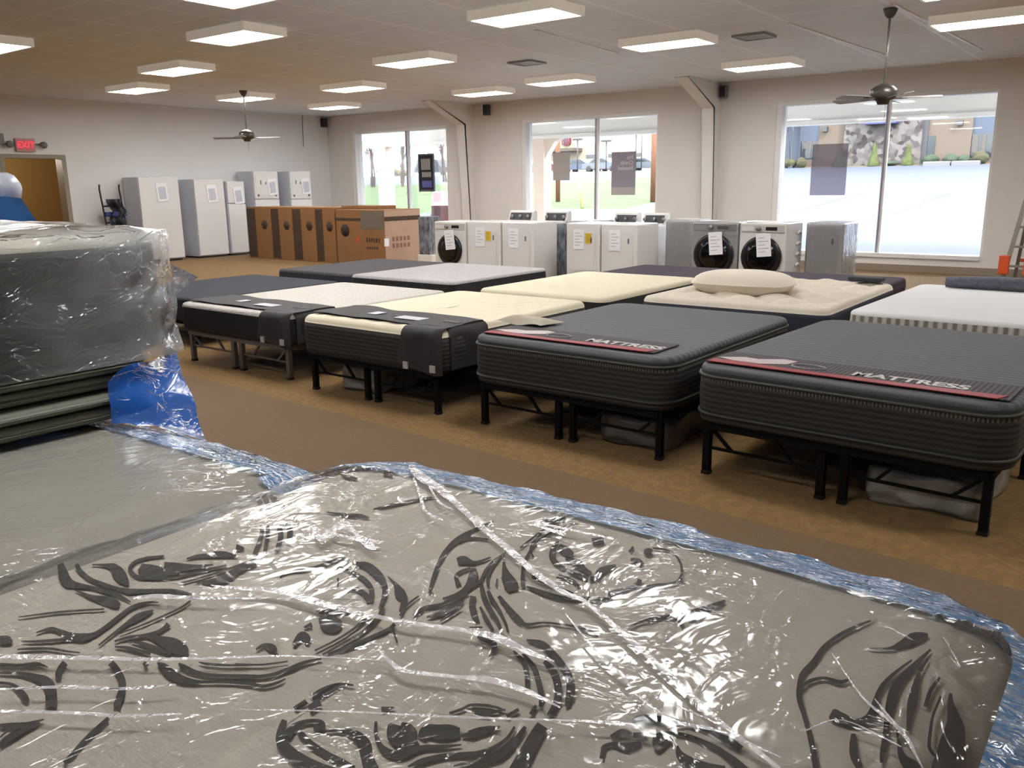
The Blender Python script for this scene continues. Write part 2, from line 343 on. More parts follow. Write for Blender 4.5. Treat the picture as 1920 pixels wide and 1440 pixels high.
# lights of the same grid behind and beside the camera
q_ = lc(1838, -22)
for x, y, lb in [(q_[0], q_[1], 'box light whose lower edge just shows in the top right corner'), (-2.6, 4.9, 'box light over the dark mattresses, above the frame'), (-6.0, 4.6, 'box light over the front row of beds, above the frame'),
                 (-2.0, 1.2, 'box light above the wrapped foreground mattresses'), (-6.0, 1.2, 'box light above the tall wrapped stack'), (1.6, 4.9, 'box light to the right of the frame'),
                 (-2.0, -2.6, 'box light behind the camera'), (2.2, -2.6, 'box light behind and right of the camera'), (-6.2, -2.6, 'box light behind and left of the camera'), (1.8, 9.4, 'box light over the far right display area'), (1.8, 13.5, 'box light near the window wall on the right')]:
    light(x, y, lb)
bpy.data.lights.new('back_room_lamp', 'POINT')
bl = bpy.data.objects.new('back_room_lamp', bpy.data.lights['back_room_lamp']); C.objects.link(bl); bl.location = (DX-1.7, (DY0+DY1)/2, 2.4); bl.data.energy = 22; bl.data.color = (1, .9, .75); bl.data.shadow_soft_size = .2
# vents, detector
VM = mat('vent_metal', srgb(150, 148, 146), .35, metal=.6)
for px, lb in (((988, 120), 'small square ceiling vent left of centre, between box lights'), ((1414, 71), 'small square ceiling vent nearer the big right window')):
    p = at_z(px[0], px[1], CZ-.03); t = thing('ceiling_vent', lb, 'air vent', (p.x, p.y, CZ), 0, 'ceiling vents')
    MB().box(-.22, -.22, -.03, .22, -.19, 0).box(-.22, .19, -.03, .22, .22, 0).box(-.22, -.19, -.03, -.19, .19, 0).box(.19, -.19, -.03, .22, .19, 0).build('frame', VM, t)
    v = MB()
    for k in range(6): v.bar((-.19, -.16+k*.064, -.02), (.19, -.16+k*.064, -.02), .045, .006)
    v.build('louvre', VM, t); MB().box(-.19, -.19, -.004, .19, .19, -.001).build('duct_opening', DGREY, t)
p = at_z(632, 163, CZ-.02)
tag(MB().lathe([(.02, -.05), (.07, -.045), (.08, -.02), (.08, 0)], 20).build('smoke_detector', TRIMW, None, (p.x, p.y, CZ)), 'small white round smoke detector on the ceiling', 'smoke detector')
# ---------------------------------------------------------------- ceiling fans
FANM = mat('fan_motor_metal', srgb(96, 92, 88), .35, metal=.6); BLADE = mat('fan_blade_grey', srgb(150, 148, 148), .4); RODM = mat('fan_rod_grey', srgb(150, 145, 140), .4, metal=.5)
def fan(px_top, py_hub, label, R, a0, nb):
    p = at_z(px_top[0], px_top[1], CZ); zh = at_y(px_top[0], py_hub, p.y).z
    t = thing('ceiling_fan', label, 'ceiling fan', (p.x, p.y, CZ), 0)
    h = zh-CZ
    MB().lathe([(.03, -.10), (.055, -.07), (.075, -.02), (.08, 0)], 20).build('canopy', FANM, t)
    MB().tube([(0, 0, -.08), (0, 0, h+.1)], .013).build('downrod', RODM, t)
    MB().lathe([(.02, h-.10), (.06, h-.10), (.075, h-.06), (.13, h-.04), (.15, h), (.15, h+.06), (.10, h+.10), (.03, h+.13)], 28).build('motor', FANM, t)
    MB().tube([(.03, 0, h-.10), (.03, 0, h-.26)], .003, 5).build('pull_chain', RODM, t)
    for k in range(nb):
        a = a0+2*PI*k/nb; Mx = Matrix.Rotation(a, 4, 'Z') @ Matrix.Translation((0, 0, h-.03)) @ Matrix.Rotation(math.radians(12), 4, 'X')
        q = MB(); q.prism([(.20, -.045), (.30, -.06), (R-.03, -.075), (R, -.05), (R, .05), (R-.03, .075), (.30, .06), (.20, .045)], 2, -.004, .004, 0, Mx); bo = q.build('blade', BLADE, t)
        MB().add([], []).box(.12, -.02, -.012, .26, .02, -.004, 0, 0, Mx).build('blade_bracket', FANM, bo)
fan((1670, 16), 178, 'near ceiling fan with grey blades hanging in front of the big right window', .62, math.radians(20), 5)
fan((456, 170), 256, 'far ceiling fan with grey blades hanging in front of the white left wall', .66, math.radians(38), 4)
# ceiling braces beside near fan: bright tees built as real strips
for (pa, pb) in (((1478, 44), (1662, 104)), ((1675, 8), (1842, 94)), ((1004, 56), (1158, 100))):
    A, B = at_z(pa[0], pa[1], CZ-.006), at_z(pb[0], pb[1], CZ-.006)
    o = MB().bar((A.x, A.y, CZ-.006), (B.x, B.y, CZ-.006), .035, .012).build('ceiling_tee', TRIMW); tag(o, {1478: 'bright white ceiling tee strip left of the near fan', 1675: 'bright white ceiling tee strip running from the near fan rod', 1004: 'bright white ceiling tee strip right of the biggest box light'}[pa[0]], 'ceiling strip')
# speakers on the window wall
for px, lb in (((606, 230), 'small dark speaker high in the far left corner'), ((911, 206), 'small dark speaker high beside the left roof column'), ((1356, 172), 'small pale speaker high beside the right roof column')):
    p = at_y(px[0], px[1], YW-.2); t = thing('wall_speaker', lb, 'speaker', (p.x, YW, p.z))
    cc = GREY if px[0] > 1000 else DGREY
    MB().box(-.07, -.24, -.12, .07, -.10, .12, 0, .02).build('cabinet', cc, t); MB().bar((0, 0, .02), (0, -.12, .02), .03).build('bracket', TRIMW, t); MB().box(-.055, -.248, -.10, .055, -.24, .10, 0).build('grille', BLK, t)
# hanging cord at left wall near the corner
a, b2 = at_x(567, 218, DX+.03), at_x(569, 275, DX+.03)
tag(MB().tube([(a.x, a.y, CZ), (b2.x, b2.y, b2.z)], .008, 6).build('hanging_cord', GREY), 'thin grey cord hanging down the left wall near the corner', 'cord')
# exit sign with emergency lamp heads
p = at_x(48, 272, DX+.06)
t = thing('exit_sign', 'red lit exit sign with two emergency lamp heads above the doorway', 'exit sign', (DX, p.y, p.z))
MB().box(0, -.19, -.13, .07, .19, .13, 0, .01).build('housing', mat('exit_housing', srgb(200, 160, 160), .5), t)
MB().box(.071, -.16, -.10, .076, .16, .10).build('sign_face', mat('exit_face', srgb(232, 120, 130), .5), t)
text('lettering', 'EXIT', .17, mat('exit_letters', (.9, .04, .08), .5, emit=.25), t, (.078, 0, 0), (PI/2, 0, PI/2), bold=.004)
for s in (-1, 1):
    hd = MB().lathe([(.02, 0), (.06, .03), (.07, .08), (.065, .1)], 16, 0, Matrix.Translation((.05, s*.33, .02)) @ Matrix.Rotation(math.radians(100), 4, 'Y')).build('lamp_head', GREY, t)
    MB().bar((.03, s*.19, .02), (.05, s*.33, .02), .03).build('lamp_arm', GREY, hd)
p2 = at_x(2, 262, DX+.06)
tag(MB().box(0, -.12, -.1, .08, .16, .12, 0, .02).build('alarm_box', mat('alarm_grey', srgb(130, 128, 126), .5), None, (DX, p2.y-.1, p2.z)), 'grey alarm box on the wall left of the exit sign', 'alarm')
# ================================================================ APPLIANCES, BOXES (fronts face the camera side, -Y)
def rrect(x0, z0, x1, z1, r, n=5):
    P = []
    for cx, cz, a in ((x1-r, z0+r, -PI/2), (x1-r, z1-r, 0), (x0+r, z1-r, PI/2), (x0+r, z0+r, PI)):
        for k in range(n+1): t = a+PI/2*k/n; P.append((cx+r*math.cos(t), cz+r*math.sin(t)))
    return P
FILM = film_mat('thin_clear_film', srgb(225, 228, 235), gloss=.35, milky=.10, rough=.15, bump=.9, bscale=5, stretch=(2.5, 2.5, 1))
YEL = mat('yellow_energy_guide', srgb(226, 190, 30), .6)
def label_on(parent, x, y, z, w, h, tilt=0, m=None, name='paper_label'):
    o = MB().box(-w/2, -.004, -h/2, w/2, 0, h/2).build(name, m or PAPER, parent, (x, y, z)); o.rotation_euler.y = tilt
    q = MB()
    for k in range(5): q.box(-w*.35, -.006, h*.3-k*h*.15, w*(.35 if k % 2 else .1), -.0045, h*.3-k*h*.15+.006)
    q.build('print_lines', GREY, o); return o
def machine(kind, x0, x1, y, h, label, cat, depth=.70, console=False, film=False, energy=False, lab=True, group=None, sideclips=False, papertop=False):
    w = x1-x0; t = thing('washing_machine' if cat == 'washing machine' else 'clothes_dryer', label, cat, ((x0+x1)/2, y, 0), 0, group)
    a = w/2
    MB().box(-a, 0, .03, a, depth, h, 0, .018).build('cabinet', [ENAM], t)
    for sx_ in (-1, 1):
        for yy in (.06, depth-.06): MB().lathe([(.022, 0), (.022, .03)], 10, 0, Matrix.Translation((sx_*(a-.06), yy, 0))).build('foot', BLK, t)
    if kind == 'front':
        zc = h*.50; R = min(.335 if label.startswith(('film-wrapped front', 'front loader')) else .275, a*.86)
        Mx = Matrix.Translation((0, 0, zc)) @ Matrix.Rotation(PI/2, 4, 'X')
        dr_ = MB().lathe([(R, -.01), (R, .035), (R-.03, .05), (R-.05, .05)], 40, 0, Mx).build('door_ring', mat('dark_ring', srgb(34, 32, 32), .25), t)
        MB().lathe([(R-.048, .046), (R*.55, .062), (.02, .07)], 40, 0, Mx).build('door_glass', mat('dark_door_glass', (.004, .004, .005), .08), dr_)
        MB().box(-a+.03, -.012, h-.14, a-.03, .001, h-.03, 0, .004).build('control_panel', mat('control_panel_grey', srgb(190, 186, 180), .3), t)
        MB().lathe([(.035, 0), (.035, .03), (.028, .035)], 20, 0, Matrix.Translation((-.06, -.01, h-.085)) @ Matrix.Rotation(PI/2, 4, 'X')).build('knob', SILV, t)
        MB().box(.05, -.016, h-.11, .22, -.01, h-.06).build('display', BLK, t)
        MB().box(-a+.04, -.014, h-.12, -.13, -.01, h-.05).build('detergent_drawer', ENAM, t)
        MB().box(a-.17, -.006, .07, a-.05, .002, .17, 0, .003).build('filter_cover', GREY, t)
    elif kind == 'dryer':
        P = rrect(-a+.07, .20, a-.07, h-.12, .05); Q = rrect(-a+.09, .22, a-.09, h-.14, .045)
        dd = MB().prism(P, 1, -.012, 0).prism(Q, 1, -.02, -.012).build('door', ENAM, t)
        MB().box(a-.16, -.028, h-.30, a-.13, -.018, h-.22, 0, .003).build('door_handle', GREY, dd)
        MB().box(-a+.012, -.002, .10, a-.012, 0, .105).build('panel_seam', GREY, t)
    elif kind == 'top':
        MB().prism(rrect(-a+.06, .08, a-.06, depth-.2, .05), 2, h, h+.018).build('lid', ENAM, t)
        MB().box(-a+.02, -.002, .10, a-.02, 0, .105).build('panel_seam', GREY, t)
    if console:
        c_ = MB().prism([(depth-.16, h), (depth, h), (depth, h+.17), (depth-.05, h+.19), (depth-.10, h+.17)], 0, -a+.03, a-.03).build('console', ENAM, t)
        MB().prism([(depth-.163, h+.02), (depth-.112, h+.15), (depth-.118, h+.15), (depth-.169, h+.02)], 0, -a+.07, a-.07).build('console_face', DGREY, c_)
        for k in (-.18, 0, .18): MB().lathe([(.03, 0), (.03, .03)], 14, 0, Matrix.Translation((k, depth-.15, h+.09)) @ Matrix.Rotation(math.radians(110), 4, 'X')).build('knob', SILV, c_)
    if lab:
        if kind == 'front': label_on(t, .05, -.07, h*.68, .22, .34, -.1)
        else: label_on(t, -.06, -.026, h*.74, .20, .32, 0)
    if energy: label_on(t, .12, -.024, h*.76, .11, .16, 0, YEL, 'energy_guide')
    if film:
        MB().box(-a-.012, -.03, .10, a+.012, depth+.01, h+.012, 0, .02).build('plastic_film', FILM, t)
    if sideclips:
        for k in range(4): MB().tube([(a+.01, .42, h*.35+k*.16), (a+.02, .50, h*.35+k*.16+.03), (a+.01, .58, h*.35+k*.16)], .02, 8).build('transit_clip', TRIMW, t)
    if papertop: MB().box(-.25, .03, h+.002, .02, .3, h+.014, 0, .002, Matrix.Rotation(.15, 4, 'Z')).build('manual_packet', PAPER, t)
    return t
Y_A, Y_B, Y_C = 11.5, 11.8, 12.4
fx = lambda x, Y: at_y(x, 450, Y).x
ga, gb = 'row of washers and dryers under the middle window', 'front-loading pair'
machine('front', fx(815, Y_A), fx(874, Y_A), Y_A, .97, 'white front-loading washer with dark round door, at the left end of the appliance row', 'washing machine')
machine('dryer', fx(876, Y_A), fx(939, Y_A), Y_A, .98, 'white dryer with yellow energy guide, just right of the left-end front loader', 'clothes dryer', energy=True)
machine('dryer', fx(941, Y_A), fx(1000, Y_A), Y_A, .98, 'white dryer showing its plain right side, left of the narrow gap', 'clothes dryer')
machine('top', fx(918, Y_A+.95), fx(968, Y_A+.95), Y_A+.95, .93, 'white top loader with raised console, behind the dryer with the energy guide', 'washing machine', console=True, lab=False)
machine('top', fx(985, Y_A+.95), fx(1033, Y_A+.95), Y_A+.95, .93, 'white top loader with dark raised console, behind the dryer beside the gap', 'washing machine', console=True, lab=False)
machine('dryer', fx(1062, Y_B), fx(1124, Y_B), Y_B, .97, 'white dryer with yellow energy guide, right of the narrow gap', 'clothes dryer', energy=True)
machine('dryer', fx(1127, Y_B), fx(1195, Y_B), Y_B, .97, 'white dryer with ribbed right side, under the right half of the middle window', 'clothes dryer')
machine('top', fx(1062, Y_B+.95), fx(1112, Y_B+.95), Y_B+.95, .95, 'white top loader low behind the dryer right of the gap', 'washing machine', console=False, lab=False, film=True)
machine('top', fx(1118, Y_B+.95), fx(1168, Y_B+.95), Y_B+.95, .90, 'white top loader with dark console behind the right dryer, nearer the left', 'washing machine', console=True, lab=False)
machine('top', fx(1172, Y_B+.95), fx(1222, Y_B+.95), Y_B+.95, .90, 'white top loader with dark console behind the ribbed-side dryer', 'washing machine', console=True, lab=False)
machine('top', fx(1250, Y_C+.3), fx(1296, Y_C+.3), Y_C+.3, 1.0, 'film-wrapped washer at the left of the two big black-door machines', 'washing machine', film=True, lab=False)
machine('front', fx(1297, Y_C), fx(1384, Y_C), Y_C, 1.0, 'film-wrapped front loader with black round door, left one of the pair behind the pillow', 'washing machine', papertop=True, film=True)
machine('front', fx(1386, Y_C), fx(1474, Y_C), Y_C, 1.0, 'front loader with black round door and white side clips, right of the pair', 'washing machine', sideclips=True, papertop=True)
machine('dryer', fx(1513, Y_C+.5), fx(1581, Y_C+.5), Y_C+.5, .98, 'film-wrapped dryer at the right end of the appliance row', 'clothes dryer', film=True, lab=False)
# crate of film-wrapped stuff in the gap and small items by the cartons
x = fx(1041, Y_A+.9); t = MB().box(x-.02, 0, 0, x+.30, .5, .93, 0, .02).build('film_wrapped_board', [mat('black_white_wrap', srgb(120, 122, 128), .3, var=.8, vscale=6, stretch=(4, 4, 1))], None, (0, Y_A+.9, 0)); tag(t, 'narrow film-wrapped panel standing in the gap between the dryers', 'wrapped panel')
x = fx(785, 12.6); t = MB().box(0, 0, .25, .28, .35, 1.0, 0, .02).build('wrapped_carton', [mat('zebra_wrap', srgb(110, 112, 120), .3, var=.95, vscale=5, stretch=(5, 5, 1.2))], None, (x, 12.6, 0))
MB().box(-.02, -.02, 0, .36, .4, .25, 0, .01).build('carton_base', mat('white_card', srgb(225, 220, 212), .7), t)
tag(t, 'thin carton in shiny black and white film, right of the pink-tan carton', 'carton')
# cartons
YC_ = 12.3
def carton(x0, x1, h, d, label, style):
    t = thing('cardboard_carton', label, 'carton', ((x0+x1)/2, YC_, 0), 0, 'appliance cartons'); a = (x1-x0)/2
    bd = MB().box(-a, 0, 0, a, d, h, 0, .008).build('box', [CARDL if style == 'pale' else CARD], t)
    if style == 'dark':
        MB().box(-a+.005, -.003, .03, -a+.36*(2*a), -.001, h-.04).build('printed_strip', CARDD, t)
        MB().lathe([(.11, 0), (.11, .003)], 6, 0, Matrix.Translation((a*.45, -.001, h*.66)) @ Matrix.Rotation(PI/2, 4, 'X')).build('hexagon_mark', CARDD, t)
        MB().box(-a, d*.45, h, a, d*.55, h+.002).build('tape', mat('packing_tape', srgb(190, 160, 120), .3), t)
    else:
        MB().box(-a, -.003, h*.80, a*.1, -.001, h*.85).build('print_band', CARDD, t)
        MB().lathe([(.13, 0), (.13, .003)], 24, 0, Matrix.Translation((-a*.62, -.001, h*.62)) @ Matrix.Rotation(PI/2, 4, 'X')).build('round_mark', INK, t)
        MB().box(a*.05, -.004, h*.66, a-.01, -.001, h*.98).build('grey_label', mat('grey_label', srgb(110, 100, 88), .7), t)
        q = MB()
        for k in range(6): q.box(a*.25+k*.07, -.003, h*.42, a*.25+k*.07+.045, -.001, h*.50); 
        for k in range(5): q.box(a*.25+k*.07, -.003, h*.30, a*.25+k*.07+.045, -.001, h*.34)
        q.build('printed_words', CARDD, t)
        MB().box(-a*.18, -.003, h*.42, -a*.05, -.001, h*.52).build('red_mark', mat('faded_red', srgb(190, 80, 40), .7), t)
        # right side face is coloured paler than the front, with print
        MB().box(a, .005, 0.01, a+.003, d-.005, h-.01).build('side_panel', CARDL, t)
        MB().box(a+.003, .005, h*.80, a+.005, d-.005, h*.88).build('side_band', CARDD, t)
        q = MB()
        for r_ in range(2):
            for k in range(5): q.box(a+.003, .2+k*.11, h*(.44-.12*r_), a+.005, .2+k*.11+.07, h*(.52-.12*r_))
        q.build('side_words', mat('brown_print', srgb(140, 96, 80), .7), t)
        MB().box(a-.02, -.006, h*.36, a+.008, .10, h*.50).build('white_label', PAPER, t)
    return t
bx = [466, 511, 551, 594, 630]
for i in range(4):
    carton(fx(bx[i], YC_)+.01, fx(bx[i+1], YC_)-.01, 1.17, .8, ['tall carton with dark printed strip at the left end of the carton row', 'tall carton with dark strip, second from the left in the carton row', 'tall carton with dark strip, third from the left in the carton row', 'narrow tall carton with dark strip, touching the big brown carton'][i], 'dark')
carton(fx(632, YC_), fx(722, YC_), 1.13, 1.05, 'big brown carton with round mark and pale pink-tan right side', 'big')
c2 = MB().box(0, 0, 1.13+.004, 1.1, .55, 1.2, 0, .006).build('flat_carton', CARD, None, (fx(640, YC_+.3), YC_+.35, 0)); tag(c2, 'flat brown carton lying on top of the big brown carton', 'carton')
# ---------------------------------------------------------------- fridges along the left wall (fronts face +X)
XF = XW+.74
def fridge(y0px, y1px, toppx, label, name='refrigerator', cat='refrigerator', chest=False, split=None):
    y0, y1 = at_x(y0px, 400, XF).y, at_x(y1px, 400, XF).y; zt = at_x((y0px+y1px)/2, toppx, XF).z
    t = thing(name, label, cat, (XF, (y0+y1)/2, 0)); a = (y1-y0)/2
    MB().box(-.66, -a, .04, -.05, a, zt, 0, .012).build('cabinet', [ENAMS], t)
    MB().box(-.6, -a+.04, 0, -.08, a-.04, .04).build('base', DGREY, t)
    if chest:
        z0 = at_x((y0px+y1px)/2, toppx+52, XF).z
        ld = MB().box(-.05, -a, z0, 0, a, zt, 0, .02).box(0, -a+.05, z0+.06, .006, a-.05, zt-.06, 0, .003).build('lid', ENAM, t)
        for sgn in (-1, 1): MB().lathe([(.03, 0), (.03, .01)], 12, 0, Matrix.Translation((.006, sgn*(a-.1), z0+.09)) @ Matrix.Rotation(PI/2, 4, 'Y')).build('caster', GREY, ld)
        MB().box(.006, -a*.5, zt-.32, .02, -a*.44, zt-.22).build('lock', GREY, ld); MB().box(.006, -a*.1, zt-.32, .02, -a*.04, zt-.26).build('knob', GREY, ld)
        MB().box(-.05, -a, .06, -.005, a, z0-.01, 0, .01).build('lower_panel', ENAM, t)
        zl = zt-.38; yl = .45*a
    else:
        zs = zt-.52 if split else .2
        if split:
            MB().box(-.05, -a, zs+.01, 0, a, zt, 0, .015).build('freezer_door', ENAM, t); MB().box(-.05, -a, .06, 0, a, zs-.005, 0, .015).build('door', ENAM, t)
        else: MB().box(-.05, -a, .06, 0, a, zt, 0, .015).build('door', ENAM, t)
        zl = zt-.33; yl = .05
    q = MB().box(.0, -.13, -.2, .012, .13, .2, 0, .004).build('wrapped_manual', PAPER, t, (.004 if not chest else .008, yl, zl)); q.rotation_euler.x = .08
    MB().box(.012, -.09, -.15, .0135, .09, .12).build('print_patch', mat('pale_print', srgb(196, 198, 206), .6), q)
    return t
fridge(266, 340, 332, 'tall white upright freezer nearest the doorway, label high on its door')
fridge(369, 424, 336, 'tall white upright freezer second from the doorway, standing in the middle of the left wall')
fridge(430, 462, 340, 'white top-freezer refrigerator with split doors, left of the boxy freezers', split=True)
fridge(481, 526, 321, 'boxy white freezer with lid facing out, behind the left cartons', 'freezer', 'freezer', True)
fridge(548, 587, 321, 'boxy white freezer with lid facing out, nearest the far corner', 'freezer', 'freezer', True)
# hand truck
pb = at_x(220, 400, XF-.2); t = thing('hand_truck', 'black appliance hand truck with blue strap leaning by the first freezer', 'hand truck', (XF-.3, pb.y, 0)); hz = at_x(205, 346, XF-.3).z
HTB = mat('hand_truck_black', (.015, .013, .02), .5)
for s in (-.22, .22): MB().tube([(.12, s, .05), (0, s, .9), (-.12, s, hz-.1), (-.10, s, hz)], .018).build('rail', HTB, t)
q = MB()
for z in (.25, .6, .9, 1.25): q.bar((.10-.14*z, -.22, z), (.10-.14*z, .22, z), .03)
q.build('crossbar', HTB, t); MB().box(.08, -.24, 0.005, .34, .24, .02).build('toe_plate', HTB, t)
for s in (-.2, .2): MB().lathe([(.09, -.025), (.09, .025)], 20, 0, Matrix.Translation((.03, s, .09)) @ Matrix.Rotation(PI/2, 4, 'X')).build('wheel', BLK, t)
MB().box(-.05, -.24, 1.03, .06, .24, 1.13, 0, .02).build('strap', BLUEF, t)
sb = MB().grid(lambda u, v: (.05+.06*math.sin(9*u+3*v)+.02*math.sin(23*v), -.16+.38*u+.05*math.sin(12*v), .65+.75*v), 10, 14).build('folded_pad', HTB, t)
# ladder at the right
LADO = mat('ladder_orange', srgb(214, 86, 36), .5); LADF = mat('ladder_rail_grey', srgb(140, 132, 124), .4, metal=.4)
pl = at_z(1876, 536, 0); lx, ly = pl.x, pl.y
t = thing('step_ladder', 'grey step ladder with orange feet leaning near the right window edge', 'ladder', (lx, ly, 0))
zt = 2.0
for (xx, yy, dx) in ((0, 0, .28), (.33, 0, .42)):
    r_ = MB().bar((xx, yy, .02), (xx+dx-(.14 if xx else 0)*0, yy+.25, zt), .06, .03).build('rail', LADF, t)
    MB().box(xx-.06, yy-.04, .18, xx+.08, yy+.05, .46, 0, .01).build('orange_guard', LADO, r_)
for (xx, yy) in ((.06, .95), (.40, .95)): MB().bar((xx, yy, .02), (xx+.22, .3, zt), .05, .025).build('back_rail', LADF, t)
for k in range(6):
    z = .3+k*.29; f_ = z/zt; MB().bar((.28*f_, .25*f_, z), (.33+.42*f_, .25*f_, z), .07, .03).build('step', LADF, t)
MB().bar((.06, .95, .32), (.9, .95, .32), .05, .05).build('lower_brace', LADO, t)
MB().box(.22, .16, zt-.02, .82, .38, zt+.05, 0, .01).build('top_cap', mat('ladder_cap', srgb(60, 56, 54), .5), t)
MB().bar((.27, .20, 1.55), (.31, .23, 1.95), .065, .035).build('warning_label', mat('tan_label', srgb(200, 178, 140), .5), t)
# ================================================================ MATTRESSES AND FRAMES
def outline(w, l, R, ns=26, nc=6):
    """rounded rectangle, counter-clockwise, centred"""
    a, b = max(w/2, .004), max(l/2, .004); R = max(min(R, a-.002, b-.002), .001); P = []
    cs = [(a-R, -b+R, -PI/2), (a-R, b-R, 0), (-a+R, b-R, PI/2), (-a+R, -b+R, PI)]
    for i, (cx, cy, t0) in enumerate(cs):
        for k in range(nc+1): t = t0+PI/2*k/nc; P.append((cx+R*math.cos(t), cy+R*math.sin(t)))
        nx, ny, t1 = cs[(i+1) % 4]; s = P[-1]; e = (nx+R*math.cos(t1), ny+R*math.sin(t1))
        for k in range(1, ns): P.append((s[0]+(e[0]-s[0])*k/ns, s[1]+(e[1]-s[1])*k/ns))
    return P
def mattress(name, label, cx, cy, rz, w, l, zt, h, mats, puff=None, R=.12, er=.035, group=None, crown=0, pipe=None, band=.05, cat='mattress'):
    z0 = zt-h; lo = 1 if len(mats) > 3 else 2; rings = [(.03, z0, lo), (.004, z0+.012, lo), (0, z0+.03, lo), (0, z0+band, 1)]
    for k in range(1, 5): rings.append((-.006*math.sin(PI*k/5), z0+band+(h-2*band)*k/5, 1))
    if len(mats) > 3: rings += [(-.003, zt-band-.03, 3)]
    rings += [(0, zt-band, 2), (0, zt-er, 2)]
    for k in range(1, 5): t = PI/2*k/4; rings.append((er-er*math.cos(t), zt-er+er*math.sin(t), 0))
    dmax = min(w, l)/2; d = er; nst = int((dmax-er)/.03)
    for k in range(1, nst): rings.append((er+(dmax-er)*k/nst, zt, 0))
    rings.append((dmax-.002, zt, 0))
    q = MB(); n = None; V = []
    for (ins, z, mi) in rings:
        P = outline(w-2*ins, l-2*ins, max(R-ins, .01)); n = len(P)
        for (x, y) in P:
            zz = z
            if ins > er*.9:
                f = min(1, (ins-er*.9)/.06); zz += f*(crown + (puff(x, y) if puff else 0))
            V.append((x, y, zz))
    fs = []; ms = []
    for i in range(len(rings)-1):
        for j in range(n): fs.append((i*n+j, i*n+(j+1) % n, (i+1)*n+(j+1) % n, (i+1)*n+j)); ms.append(rings[i+1][2] if rings[i+1][2] == 0 else rings[i][2])
    m_ = (len(rings)-1)*n; q.v = V; q.f = fs+[tuple(range(n-1, -1, -1)), tuple(m_+j for j in range(n))]; q.mi = ms+[2, 0]; q.sm = [True]*len(q.f)
    o = q.build(name, mats, None, (cx, cy, 0), rz); tag(o, label, cat, group)
    if pipe:
        for zz in (zt-band, z0+band):
            MB().tube([(x, y, zz) for x, y in outline(w+.008, l+.008, R)], .009, 6, closed=True).build('piping', pipe, o)
    return o
def tufts(a, b, amp):
    return lambda x, y: amp*(abs(math.sin(PI*(x/a+y/b)))*abs(math.sin(PI*(x/a-y/b))))**.5 - amp*.5
def ribs(b, amp): return lambda x, y: amp*abs(math.sin(PI*y/b))
# ---- folding platform frame
def make_frame(w, l, h, metal, label, cat='bed frame', group=None):
    t = thing('bed_frame', label, cat, (0, 0, 0), 0, group); a, b = w/2, l/2; s = .038
    for sx_ in (-1, 1): MB().bar((sx_*a, -b, h-.02), (sx_*a, b, h-.02), s).build('side_rail', metal, t)
    for yy in (-b, 0, b): MB().bar((-a, yy, h-.02), (a, yy, h-.02), s).build('cross_rail', metal, t)
    sl = MB()
    for k in range(9): sl.bar((-a, -b+.2+k*(l-.4)/8, h-.012), (a, -b+.2+k*(l-.4)/8, h-.012), .012)
    sl.build('wire_deck', metal, t)
    for yy in (-b+.02, 0.03, b-.02):
        for xx in (-a, -.055, .055, a):
            lg = MB().box(xx-s/2, yy-s/2, .015, xx+s/2, yy+s/2, h-.035).build('leg', metal, t)
            MB().box(xx-s/2-.003, yy-s/2-.003, 0, xx+s/2+.003, yy+s/2+.003, .02).build('foot_cap', BLK, lg)
        for s1 in (-1, 1):
            MB().bar((s1*a, yy, h*.50), (s1*.055, yy, h*.50), .014).build('stretcher', metal, t)
            for x0_, x1_ in ((a-.02, a-.14), (.30, .20)) :
                MB().bar((s1*x0_, yy, h-.04), (s1*x1_, yy, h*.5), .016).build('brace', metal, t)
    return t
FR = make_frame(1.34, 1.86, .30, BLKM, '', group='black folding bed frames')
def frame_at(cx, cy, rz, label, h=.30, w=1.34, l=1.86, first=[True], metal=None):
    o = copy_tree(FR)
    o.location = (cx, cy, 0); o.rotation_euler.z = rz; o.scale = (w/1.34, l/1.86, h/.30); o['label'] = label
    if metal:
        for ch in o.children_recursive:
            if ch.type == 'MESH' and not ch.name.startswith('foot_cap'): ch.data = ch.data.copy(); ch.data.materials[0] = metal
    return o
def bed(name, label, x0, x1, y0, y1, zt, h, rz, mats, fl, puff=None, metal=None, **kw):
    cx, cy = (x0+x1)/2, (y0+y1)/2
    mt = mattress(name, label, cx, cy, rz, x1-x0, y1-y0, zt, h, mats, puff, **kw)
    frame_at(cx, cy, rz, fl, zt-h, min(x1-x0, 1.6)-.16, (y1-y0)-.10, metal=metal)
    return mt
# front row, left to right
B1 = bed('mattress', 'heather grey mattress with black sides and black runner, leftmost in the front row', -7.30, -5.70, 4.42, 6.45, .56, .26, -.01, [HEATH, BLACKF, BLACKF], 'light grey metal frame under the leftmost front mattress', metal=mat('pale_frame_metal', (.16, .15, .14), .45, metal=.5), R=.1)
B2 = bed('mattress', 'cream wavy-topped mattress with dark striped sides and a black runner, in the front row', -5.40, -3.90, 4.30, 6.25, .61, .31, -.01, [CREAM, DSIDE, BLACKF], 'black metal frame under the cream mattress in the front row', puff=tufts(.22, .3, .012), R=.12, er=.05)
B3 = bed('mattress', 'dark grey ribbed mattress with red-striped banner, its right side in view', -3.62, -2.12, 4.28, 6.24, .62, .32, -.015, [DTOP, DSIDE, GUSS, DBORD], 'black metal frame under the middle dark ribbed mattress', puff=ribs(.06, .0015), R=.16, er=.03, pipe=PIPE, band=.055)
B4 = bed('mattress', 'nearest dark grey ribbed mattress with red-striped banner, cut by the right edge', -1.92, -.36, 4.17, 6.18, .63, .32, -.05, [DTOP, DSIDE, GUSS, DBORD], 'black metal frame under the nearest dark mattress, cut by the right edge', puff=ribs(.06, .0015), R=.16, er=.03, pipe=PIPE, band=.055)
